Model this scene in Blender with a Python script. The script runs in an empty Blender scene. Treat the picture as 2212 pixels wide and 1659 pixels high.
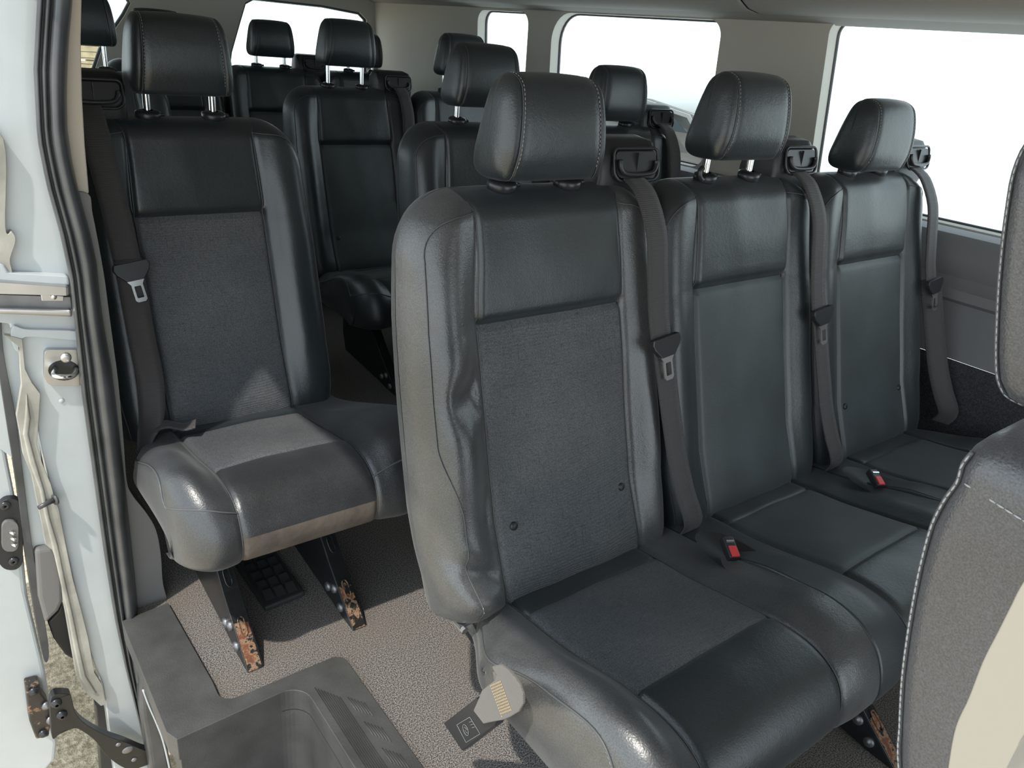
import bpy, bmesh, math, random
from math import sin, cos, pi, sqrt
from mathutils import Vector, Matrix, noise
from mathutils.geometry import tessellate_polygon
random.seed(7)
S = bpy.context.scene
COL = S.collection

# ------------------------------------------------------------------ camera
FPX = 1667.03
CW, CH = 2212, 1659
CAM = Vector((-0.76979, -1.03575, 1.13613))
CR = Vector((0.79700849, -0.59773571, 0.08654252))
CU = Vector((0.18076006, 0.37279503, 0.91013717))
CF = Vector((0.57628402, 0.70974362, -0.40516753))
cd = bpy.data.cameras.new('camera'); cam = bpy.data.objects.new('camera', cd); COL.objects.link(cam)
M = Matrix((CR, CU, -CF)).transposed().to_4x4(); M.translation = CAM
cam.matrix_world = M
cd.sensor_width = 36.0; cd.sensor_fit = 'HORIZONTAL'; cd.lens = FPX / CW * 36.0
cd.clip_start = 0.02; cd.clip_end = 200
S.camera = cam

# ------------------------------------------------------------------ sky, sun, exposure
w = bpy.data.worlds.new('world'); S.world = w; w.use_nodes = True
nt = w.node_tree; nt.nodes.clear()
out = nt.nodes.new('ShaderNodeOutputWorld'); bg = nt.nodes.new('ShaderNodeBackground')
tc = nt.nodes.new('ShaderNodeTexCoord'); sp = nt.nodes.new('ShaderNodeSeparateXYZ'); rp = nt.nodes.new('ShaderNodeValToRGB')
nt.links.new(tc.outputs['Generated'], sp.inputs[0]); nt.links.new(sp.outputs['Z'], rp.inputs[0])
rp.color_ramp.elements[0].position = 0.0; rp.color_ramp.elements[0].color = (0.84, 0.94, 1.0, 1)
rp.color_ramp.elements[1].position = 0.9; rp.color_ramp.elements[1].color = (0.42, 0.50, 0.58, 1)
nt.links.new(rp.outputs[0], bg.inputs['Color']); bg.inputs['Strength'].default_value = 2.35
nt.links.new(bg.outputs[0], out.inputs[0])
SUND = Vector((0.50, 0.24, -1.0)).normalized()
sl = bpy.data.lights.new('sun', 'SUN'); sun = bpy.data.objects.new('sun', sl); COL.objects.link(sun)
sl.energy = 3.3; sl.angle = math.radians(1.2); sl.color = (1.0, 0.95, 0.86)
sun.rotation_euler = SUND.to_track_quat('-Z', 'Y').to_euler(); sun.location = (-3, -2, 5)
S.view_settings.view_transform = 'Standard'; S.view_settings.look = 'None'
S.view_settings.gamma = 1.0; S.view_settings.use_curve_mapping = False
S.view_settings.exposure = 0.28

# ------------------------------------------------------------------ helpers
def at(px, py, ax, val):
    """the point of the place on the plane <axis>=val seen at a pixel of the photo"""
    d = CF + CR * ((px - CW / 2) / FPX) - CU * ((py - CH / 2) / FPX)
    i = 'xyz'.index(ax); t = (val - CAM[i]) / d[i]
    return CAM + d * t

def tag(o, label=None, cat=None, group=None, kind=None):
    if label: o['label'] = label
    if cat: o['category'] = cat
    if group: o['group'] = group
    if kind: o['kind'] = kind
    return o

def empty(name, loc=(0, 0, 0)):
    o = bpy.data.objects.new(name, None); o.location = loc; o.empty_display_size = 0.05
    COL.objects.link(o); return o

def link(name, me, mat=None, parent=None, loc=(0, 0, 0)):
    o = bpy.data.objects.new(name, me); COL.objects.link(o); o.location = loc
    if mat is not None and not me.materials: me.materials.append(mat)
    if parent: o.parent = parent
    return o

def mesh(verts, faces, smooth=True, name='m'):
    me = bpy.data.meshes.new(name); me.from_pydata([tuple(v) for v in verts], [], faces)
    bm = bmesh.new(); bm.from_mesh(me); bmesh.ops.remove_doubles(bm, verts=bm.verts, dist=1e-6)
    bmesh.ops.recalc_face_normals(bm, faces=bm.faces); bm.to_mesh(me); bm.free()
    me.polygons.foreach_set('use_smooth', [smooth] * len(me.polygons)); me.update()
    return me

class MB:
    """collects shapes that become ONE mesh"""
    def __init__(s): s.v = []; s.f = []
    def add(s, vs, fs):
        n = len(s.v); s.v += [Vector(v) for v in vs]; s.f += [tuple(n + i for i in f) for f in fs]; return s
    def grid(s, rows, close=False):
        n = len(rows[0]); vs = [p for r in rows for p in r]; fs = []
        for j in range(len(rows) - 1):
            for i in range(n if close else n - 1):
                a = j * n + i; b = j * n + (i + 1) % n
                fs.append((a, b, b + n, a + n))
        return s.add(vs, fs)
    def box(s, c, size, rot=None):
        c = Vector(c); hx, hy, hz = [q / 2 for q in size]
        vs = [Vector((x, y, z)) for x in (-hx, hx) for y in (-hy, hy) for z in (-hz, hz)]
        if rot is not None: vs = [rot @ v for v in vs]
        return s.add([c + v for v in vs], [(0, 1, 3, 2), (4, 6, 7, 5), (0, 4, 5, 1), (2, 3, 7, 6), (0, 2, 6, 4), (1, 5, 7, 3)])
    def tube(s, pts, r, n=8, caps=True, flat=1.0):
        pts = [Vector(p) for p in pts]; rows = []; a = None
        for i, p in enumerate(pts):
            t = (pts[min(i + 1, len(pts) - 1)] - pts[max(i - 1, 0)])
            if t.length < 1e-9: t = Vector((0, 0, 1))
            t.normalize()
            if a is None: a = t.orthogonal()
            a = a - t * a.dot(t)
            if a.length < 1e-6: a = t.orthogonal()
            a.normalize(); b = t.cross(a)
            rr = r[i] if isinstance(r, (list, tuple)) else r
            rows.append([p + a * cos(2 * pi * k / n) * rr + b * sin(2 * pi * k / n) * rr * flat for k in range(n)])
        m = len(s.v); s.grid(rows, True)
        if caps:
            s.f.append(tuple(m + k for k in range(n))[::-1]); e = m + (len(rows) - 1) * n
            s.f.append(tuple(e + k for k in range(n)))
        return s
    def lathe(s, prof, c=(0, 0, 0), axis=(0, 0, 1), n=20, sx=1.0):
        """prof: (radius, height) pairs along axis"""
        q = Vector((0, 0, 1)).rotation_difference(Vector(axis)); c = Vector(c)
        rows = [[c + q @ Vector((r * cos(2 * pi * k / n) * sx, r * sin(2 * pi * k / n), h)) for k in range(n)] for r, h in prof]
        return s.grid(rows, True)
    def prism(s, pts, d):
        """closed polygon (3d, planar) pushed along vector d"""
        pts = [Vector(p) for p in pts]; d = Vector(d); n = len(pts)
        m = len(s.v); s.v += pts + [p + d for p in pts]
        for t in tessellate_polygon([pts]):
            s.f.append(tuple(m + i for i in t)); s.f.append(tuple(m + n + i for i in t[::-1]))
        for i in range(n): s.f.append((m + i, m + (i + 1) % n, m + n + (i + 1) % n, m + n + i))
        return s
    def dashes(s, pts, step=.007, ln=.0045, r=.0009):
        """a row of sewn stitches along a path"""
        L = 0; acc = []
        pts = [Vector(p) for p in pts]
        for a, b in zip(pts, pts[1:]):
            d = (b - a).length
            if d < 1e-9: continue
            t = (b - a) / d
            while L < d:
                acc.append((a + t * L, t)); L += step
            L -= d
        for p, t in acc:
            s.tube([p - t * ln / 2, p, p + t * ln / 2], [r * .6, r, r * .6], 4)
        return s
    def mesh(s, smooth=True, name='m'): return mesh(s.v, s.f, smooth, name)
    def build(s, name, mat, parent=None, smooth=True, bevel=None, loc=(0, 0, 0), auto=False):
        o = link(name, s.mesh(smooth, name), mat, parent, loc)
        if bevel:
            m = o.modifiers.new('bevel', 'BEVEL'); m.width = bevel; m.segments = 3; m.limit_method = 'ANGLE'; m.angle_limit = math.radians(32)
            m.harden_normals = False
        if auto or bevel:
            me = o.data; bm = bmesh.new(); bm.from_mesh(me)
            for e in bm.edges:
                if len(e.link_faces) == 2 and e.calc_face_angle(0) > math.radians(40): e.smooth = bool(bevel)
            bm.to_mesh(me); bm.free()
        return o

def lerp(a, b, t): return a + (b - a) * t
def sm(t):
    t = max(0., min(1., t)); return t * t * (3 - 2 * t)
def interp(tab, x):
    if x <= tab[0][0]: return tab[0][1]
    for (a, va), (b, vb) in zip(tab, tab[1:]):
        if x <= b: return lerp(va, vb, (x - a) / (b - a))
    return tab[-1][1]
def catmull(pts, n=6):
    pts = [Vector(p) for p in pts]; res = []
    for i in range(len(pts) - 1):
        p0 = pts[max(i - 1, 0)]; p1 = pts[i]; p2 = pts[i + 1]; p3 = pts[min(i + 2, len(pts) - 1)]
        for k in range(n):
            t = k / n
            res.append(.5 * ((2 * p1) + (p2 - p0) * t + (2 * p0 - 5 * p1 + 4 * p2 - p3) * t * t + (3 * p1 - p0 - 3 * p2 + p3) * t ** 3))
    res.append(pts[-1]); return res
def plate(outer, holes, mapf, depth, name, mat, parent=None, bevel=None):
    """plate with real holes; outer/holes are 2d loops, mapf(u, v, d) gives 3d"""
    loops = [[Vector((u, v, 0)) for u, v in outer]] + [[Vector((u, v, 0)) for u, v in h] for h in holes]
    flat = [p for l in loops for p in l]; tris = tessellate_polygon(loops); n = len(flat)
    vs = [mapf(p.x, p.y, 0) for p in flat] + [mapf(p.x, p.y, depth) for p in flat]
    fs = [tuple(t) for t in tris] + [tuple(n + i for i in t[::-1]) for t in tris]
    k = 0
    for l in loops:
        m = len(l)
        for i in range(m): a = k + i; b = k + (i + 1) % m; fs.append((a, b, n + b, n + a))
        k += m
    mb = MB(); mb.add(vs, fs)
    return mb.build(name, mat, parent, smooth=False, bevel=bevel)
def rrect(x0, x1, y0, y1, r, n=6):
    rs = r if isinstance(r, (list, tuple)) else [r] * 4
    res = []
    for (cx, cy, a0, q) in ((x1, y1, 0, rs[0]), (x0, y1, 90, rs[1]), (x0, y0, 180, rs[2]), (x1, y0, 270, rs[3])):
        sx = -1 if cx == x1 else 1; sy = -1 if cy == y1 else 1
        for k in range(n + 1):
            a = math.radians(a0 + 90 * k / n); res.append((cx + sx * q + q * cos(a), cy + sy * q + q * sin(a)))
    return res

# ------------------------------------------------------------------ materials
def newmat(name):
    m = bpy.data.materials.new(name); m.use_nodes = True
    return m, m.node_tree, m.node_tree.nodes['Principled BSDF']
def N(nt, t, **k):
    n = nt.nodes.new(t)
    for a, b in k.items():
        if a in n.inputs.keys(): n.inputs[a].default_value = b
        else: setattr(n, a, b)
    return n
def simple(name, col, rough=.5, metal=0., bump=0., scale=300., spec=.5, var=0., coat=0.):
    m, nt, b = newmat(name)
    b.inputs['Roughness'].default_value = rough; b.inputs['Metallic'].default_value = metal
    b.inputs['Base Color'].default_value = (*col, 1); b.inputs['Specular IOR Level'].default_value = spec
    b.inputs['Coat Weight'].default_value = coat
    tc = N(nt, 'ShaderNodeTexCoord')
    if var:
        nz = N(nt, 'ShaderNodeTexNoise', Scale=14., Detail=5.); nt.links.new(tc.outputs['Object'], nz.inputs['Vector'])
        r = N(nt, 'ShaderNodeValToRGB'); r.color_ramp.elements[0].position = .3; r.color_ramp.elements[1].position = .7
        r.color_ramp.elements[0].color = (*[c * (1 - var) for c in col], 1); r.color_ramp.elements[1].color = (*[min(1, c * (1 + var)) for c in col], 1)
        nt.links.new(nz.outputs[0], r.inputs[0]); nt.links.new(r.outputs[0], b.inputs['Base Color'])
    if bump:
        nz = N(nt, 'ShaderNodeTexNoise', Scale=scale, Detail=3.); nt.links.new(tc.outputs['Object'], nz.inputs['Vector'])
        bp = N(nt, 'ShaderNodeBump', Strength=.6, Distance=bump); nt.links.new(nz.outputs[0], bp.inputs['Height'])
        nt.links.new(bp.outputs[0], b.inputs['Normal'])
    return m
def leather(name, col, rough=.42, grain=260., amp=.0007, dust=.0):
    m, nt, b = newmat(name); tc = N(nt, 'ShaderNodeTexCoord')
    v = N(nt, 'ShaderNodeTexVoronoi', Scale=grain); v.feature = 'DISTANCE_TO_EDGE'
    wn = N(nt, 'ShaderNodeTexNoise', Scale=grain * .5, Detail=2.)
    nt.links.new(tc.outputs['Object'], wn.inputs['Vector']); nt.links.new(tc.outputs['Object'], v.inputs['Vector'])
    ad = N(nt, 'ShaderNodeMath'); ad.operation = 'ADD'; nt.links.new(v.outputs['Distance'], ad.inputs[0]); nt.links.new(wn.outputs[0], ad.inputs[1])
    big = N(nt, 'ShaderNodeTexNoise', Scale=22., Detail=3.); nt.links.new(tc.outputs['Object'], big.inputs['Vector'])
    bp = N(nt, 'ShaderNodeBump', Strength=.55, Distance=amp); nt.links.new(ad.outputs[0], bp.inputs['Height'])
    b2 = N(nt, 'ShaderNodeBump', Strength=.3, Distance=.0022); nt.links.new(big.outputs[0], b2.inputs['Height']); nt.links.new(bp.outputs[0], b2.inputs['Normal'])
    nt.links.new(b2.outputs[0], b.inputs['Normal'])
    d = N(nt, 'ShaderNodeTexNoise', Scale=7., Detail=6.); nt.links.new(tc.outputs['Object'], d.inputs['Vector'])
    r = N(nt, 'ShaderNodeValToRGB'); r.color_ramp.elements[0].position = .35; r.color_ramp.elements[1].position = .75
    r.color_ramp.elements[0].color = (*col, 1); r.color_ramp.elements[1].color = (*[c * (1 + dust) + .012 * dust for c in col], 1)
    nt.links.new(d.outputs[0], r.inputs[0])
    fg = N(nt, 'ShaderNodeTexNoise', Scale=grain * 2.4, Detail=2.); nt.links.new(tc.outputs['Object'], fg.inputs['Vector'])
    fm = N(nt, 'ShaderNodeMapRange'); fm.inputs[1].default_value = .3; fm.inputs[2].default_value = .7; fm.inputs[3].default_value = .6; fm.inputs[4].default_value = 1.4
    nt.links.new(fg.outputs[0], fm.inputs[0]); vm = N(nt, 'ShaderNodeVectorMath'); vm.operation = 'SCALE'
    nt.links.new(r.outputs[0], vm.inputs[0]); nt.links.new(fm.outputs[0], vm.inputs['Scale']); nt.links.new(vm.outputs[0], b.inputs['Base Color'])
    mr = N(nt, 'ShaderNodeMapRange'); mr.inputs[3].default_value = rough - .06; mr.inputs[4].default_value = rough + .1
    nt.links.new(d.outputs[0], mr.inputs[0]); nt.links.new(mr.outputs[0], b.inputs['Roughness'])
    b.inputs['Specular IOR Level'].default_value = .75
    b.inputs['Sheen Weight'].default_value = .04 + dust * .1; b.inputs['Sheen Roughness'].default_value = .5
    return m
def fabric(name, col, hi):
    """ribbed seat cloth: fine ribs and scattered fine dark threads in both directions"""
    m, nt, b = newmat(name); tc = N(nt, 'ShaderNodeTexCoord'); sx = N(nt, 'ShaderNodeSeparateXYZ')
    nt.links.new(tc.outputs['Object'], sx.inputs[0])
    sb = N(nt, 'ShaderNodeMath'); sb.operation = 'SUBTRACT'; nt.links.new(sx.outputs['Z'], sb.inputs[0]); nt.links.new(sx.outputs['Y'], sb.inputs[1])
    cb = N(nt, 'ShaderNodeCombineXYZ'); nt.links.new(sx.outputs['X'], cb.inputs[0]); nt.links.new(sb.outputs[0], cb.inputs[1])
    hs = []
    for sc in ((950., 34., 1.), (34., 950., 1.)):
        mp = N(nt, 'ShaderNodeMapping'); mp.inputs['Scale'].default_value = sc; nt.links.new(cb.outputs[0], mp.inputs['Vector'])
        nz = N(nt, 'ShaderNodeTexNoise', Scale=1., Detail=1.); nt.links.new(mp.outputs[0], nz.inputs['Vector'])
        r = N(nt, 'ShaderNodeValToRGB'); r.color_ramp.elements[0].position = .22; r.color_ramp.elements[1].position = .36
        nt.links.new(nz.outputs[0], r.inputs[0]); hs.append(r)
    mn = N(nt, 'ShaderNodeMath'); mn.operation = 'MINIMUM'; nt.links.new(hs[0].outputs[0], mn.inputs[0]); nt.links.new(hs[1].outputs[0], mn.inputs[1])
    wv = N(nt, 'ShaderNodeTexWave', Scale=95., Distortion=.3); wv.bands_direction = 'Y'; nt.links.new(cb.outputs[0], wv.inputs['Vector'])
    d = N(nt, 'ShaderNodeTexNoise', Scale=6., Detail=5.); nt.links.new(tc.outputs['Object'], d.inputs['Vector'])
    dr = N(nt, 'ShaderNodeValToRGB'); dr.color_ramp.elements[0].position = .35; dr.color_ramp.elements[1].position = .72
    dr.color_ramp.elements[0].color = (*col, 1); dr.color_ramp.elements[1].color = (*hi, 1); nt.links.new(d.outputs[0], dr.inputs[0])
    mx = N(nt, 'ShaderNodeMix'); mx.data_type = 'RGBA'; mx.inputs[6].default_value = (*[c * .42 for c in col], 1)
    nt.links.new(mn.outputs[0], mx.inputs[0]); nt.links.new(dr.outputs[0], mx.inputs[7])
    fg = N(nt, 'ShaderNodeTexNoise', Scale=650., Detail=2.); nt.links.new(tc.outputs['Object'], fg.inputs['Vector'])
    fm = N(nt, 'ShaderNodeMapRange'); fm.inputs[1].default_value = .3; fm.inputs[2].default_value = .7; fm.inputs[3].default_value = .5; fm.inputs[4].default_value = 1.5
    nt.links.new(fg.outputs[0], fm.inputs[0]); vm = N(nt, 'ShaderNodeVectorMath'); vm.operation = 'SCALE'
    nt.links.new(mx.outputs[2], vm.inputs[0]); nt.links.new(fm.outputs[0], vm.inputs['Scale']); nt.links.new(vm.outputs[0], b.inputs['Base Color'])
    hm = N(nt, 'ShaderNodeMath'); hm.operation = 'ADD'; nt.links.new(wv.outputs[0], hm.inputs[0]); hm.inputs[1].default_value = 0.
    bp = N(nt, 'ShaderNodeBump', Strength=.5, Distance=.0006); nt.links.new(hm.outputs[0], bp.inputs['Height']); nt.links.new(bp.outputs[0], b.inputs['Normal'])
    b.inputs['Roughness'].default_value = .6; b.inputs['Specular IOR Level'].default_value = .3
    b.inputs['Sheen Weight'].default_value = .02
    return m
def speckle(name, dark, light, scale, rough=.95, bump=.002, pos=(.42, .6), warm=None):
    m, nt, b = newmat(name); tc = N(nt, 'ShaderNodeTexCoord')
    nz = N(nt, 'ShaderNodeTexNoise', Scale=scale, Detail=3., Roughness=.7); nt.links.new(tc.outputs['Object'], nz.inputs['Vector'])
    r = N(nt, 'ShaderNodeValToRGB'); r.color_ramp.elements[0].position = pos[0]; r.color_ramp.elements[1].position = pos[1]
    r.color_ramp.elements[0].color = (*dark, 1); r.color_ramp.elements[1].color = (*light, 1); nt.links.new(nz.outputs[0], r.inputs[0])
    last = r.outputs[0]
    if warm:
        n2 = N(nt, 'ShaderNodeTexNoise', Scale=4.5, Detail=5.); nt.links.new(tc.outputs['Object'], n2.inputs['Vector'])
        r2 = N(nt, 'ShaderNodeValToRGB'); r2.color_ramp.elements[0].position = .42; r2.color_ramp.elements[1].position = .7
        mx = N(nt, 'ShaderNodeMix'); mx.data_type = 'RGBA'; mx.inputs[7].default_value = (*warm, 1)
        sc = N(nt, 'ShaderNodeMath'); sc.operation = 'MULTIPLY'; sc.inputs[1].default_value = .45
        nt.links.new(n2.outputs[0], r2.inputs[0]); nt.links.new(r2.outputs[0], sc.inputs[0]); nt.links.new(sc.outputs[0], mx.inputs[0])
        nt.links.new(last, mx.inputs[6]); last = mx.outputs[2]
    nt.links.new(last, b.inputs['Base Color']); b.inputs['Roughness'].default_value = rough; b.inputs['Specular IOR Level'].default_value = .2
    bp = N(nt, 'ShaderNodeBump', Strength=.7, Distance=bump); nt.links.new(nz.outputs[0], bp.inputs['Height']); nt.links.new(bp.outputs[0], b.inputs['Normal'])
    return m
def webbing(name, col):
    m, nt, b = newmat(name); tc = N(nt, 'ShaderNodeTexCoord')
    mp = N(nt, 'ShaderNodeMapping'); nt.links.new(tc.outputs['Object'], mp.inputs['Vector'])
    wv = N(nt, 'ShaderNodeTexWave', Scale=110., Distortion=.4, Detail=1.); wv.bands_direction = 'Z'; nt.links.new(mp.outputs[0], wv.inputs['Vector'])
    bp = N(nt, 'ShaderNodeBump', Strength=.5, Distance=.0007); nt.links.new(wv.outputs[0], bp.inputs['Height']); nt.links.new(bp.outputs[0], b.inputs['Normal'])
    b.inputs['Base Color'].default_value = (*col, 1); b.inputs['Roughness'].default_value = .6; b.inputs['Specular IOR Level'].default_value = .35
    b.inputs['Sheen Weight'].default_value = .15
    return m
def rusty(name, base, amount=.5, scale=26.):
    m, nt, b = newmat(name); tc = N(nt, 'ShaderNodeTexCoord')
    nz = N(nt, 'ShaderNodeTexNoise', Scale=scale, Detail=8., Roughness=.7); nt.links.new(tc.outputs['Object'], nz.inputs['Vector'])
    r = N(nt, 'ShaderNodeValToRGB'); e = r.color_ramp.elements
    e[0].position = 0; e[0].color = (*base, 1); e[1].position = 1; e[1].color = (.30, .10, .035, 1)
    c = r.color_ramp.elements.new(1 - amount - .04); c.color = (*base, 1)
    c = r.color_ramp.elements.new(1 - amount); c.color = (.26, .17, .10, 1)
    c = r.color_ramp.elements.new(1 - amount + .05); c.color = (.17, .060, .026, 1)
    c = r.color_ramp.elements.new(min(.99, 1 - amount + .2)); c.color = (.075, .032, .024, 1)
    nt.links.new(nz.outputs[0], r.inputs[0]); nt.links.new(r.outputs[0], b.inputs['Base Color'])
    r2 = N(nt, 'ShaderNodeMapRange'); r2.inputs[1].default_value = 1 - amount - .05; r2.inputs[2].default_value = 1 - amount + .05; r2.inputs[3].default_value = .3; r2.inputs[4].default_value = .9
    nt.links.new(nz.outputs[0], r2.inputs[0]); nt.links.new(r2.outputs[0], b.inputs['Roughness'])
    bp = N(nt, 'ShaderNodeBump', Strength=.5, Distance=.002); nt.links.new(nz.outputs[0], bp.inputs['Height']); nt.links.new(bp.outputs[0], b.inputs['Normal'])
    return m
def glass(name):
    m = bpy.data.materials.new(name); m.use_nodes = True; nt = m.node_tree; nt.nodes.clear()
    o = N(nt, 'ShaderNodeOutputMaterial'); t = N(nt, 'ShaderNodeBsdfTransparent'); t.inputs[0].default_value = (.93, .96, .95, 1)
    g = N(nt, 'ShaderNodeBsdfGlossy'); g.inputs['Roughness'].default_value = .02
    mx = N(nt, 'ShaderNodeMixShader'); mx.inputs[0].default_value = .05
    nt.links.new(t.outputs[0], mx.inputs[1]); nt.links.new(g.outputs[0], mx.inputs[2]); nt.links.new(mx.outputs[0], o.inputs[0]); return m

LEA = leather('black_leather', (.0115, .0165, .0195), .36, amp=.0004, dust=.35)
LEA_D = leather('worn_black_leather', (.017, .018, .020), .33, amp=.0005, dust=.8)
LEA_S = leather('sunlit_dusty_leather', (.034, .035, .036), .31, amp=.0005, dust=.9)  # sunlight on the near bench side put into the base colour, plus dust
FAB = fabric('ribbed_seat_cloth', (.070, .075, .082), (.108, .110, .115))
PERF = leather('matte_leather_insert', (.023, .031, .034), .48, grain=420., amp=.0004, dust=.6)
SUEDE = simple('dusty_suede', (.105, .088, .074), .9, bump=.0015, scale=90., spec=.2, var=.35)
THREAD = simple('pale_thread', (.33, .34, .35), .7)
PIPE = simple('grey_piping', (.080, .082, .085), .45)
BLK = simple('black_plastic', (.017, .018, .020), .42, bump=.0003, scale=900.)
BLKS = simple('satin_black_plastic', (.022, .023, .026), .3)
CHR = simple('chrome', (.78, .78, .76), .16, metal=1.)
STEEL = simple('brushed_steel', (.55, .54, .53), .35, metal=1., var=.1)
DULL = simple('dull_bolt_steel', (.22, .22, .23), .45, metal=.8, var=.3)
PAD = simple('grey_black_rubber', (.034, .035, .036), .5)
WEB = webbing('belt_webbing', (.052, .048, .049))
WEBG = webbing('faded_belt_webbing', (.125, .115, .108))
RED = simple('red_button', (.62, .035, .04), .35)
BLKM = rusty('black_painted_steel', (.012, .013, .014), .26)
RUST = rusty('rusted_steel', (.016, .015, .015), .50, 45.)
RUST2 = rusty('lightly_rusted_steel', (.030, .026, .024), .40, 60.)
CARPET = speckle('speckled_carpet', (.034, .031, .030), (.36, .33, .31), 430., bump=.003, pos=(.42, .62), warm=(.17, .14, .11))
CARPB = speckle('dark_wall_carpet', (.030, .030, .034), (.060, .060, .066), 300., bump=.001)
TRAY = simple('scuffed_grey_plastic', (.060, .059, .057), .5, bump=.0008, scale=350., var=.25)
GREYP = simple('grey_trim_plastic', (.15, .145, .14), .6, bump=.0004, scale=600.)
GREYM = simple('mid_grey_panel', (.16, .16, .165), .55, bump=.0004, scale=600.)
CREAM = simple('cream_trim_cloth', (.48, .42, .35), .85, bump=.0004, scale=700., spec=.25)
CREAMP = simple('cream_pillar_plastic', (.28, .26, .22), .45, spec=.4)
LINER = simple('grey_headliner', (.33, .32, .30), .9, bump=.0006, scale=500., spec=.15)
PILLG = simple('grey_pillar_trim', (.50, .475, .43), .8, bump=.0003, scale=500., spec=.2)
WHITE = simple('white_body_paint', (.47, .50, .51), .28, var=.04, coat=.3)
SEALER = simple('seam_sealer', (.36, .345, .30), .75, bump=.003, scale=30., var=.25)
RUB = simple('black_rubber_seal', (.060, .061, .064), .34, var=.3)
GLASS = glass('window_glass')
DKG = simple('dark_tinted_glass', (.03, .04, .045), .06)
SILVER = simple('silver_car_paint', (.22, .21, .20), .25, metal=.4)
YEL = simple('ochre_thread', (.50, .38, .20), .8)
GRAVEL = speckle('sandy_gravel', (.38, .31, .21), (.85, .73, .54), 60., bump=.01, pos=(.35, .65))
WOOD = simple('pale_fence_wood', (.42, .33, .20), .8, var=.3)

LEA_N = leather('coarse_grained_leather', (.046, .047, .054), .34, grain=380., amp=.0005, dust=.5)

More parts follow.
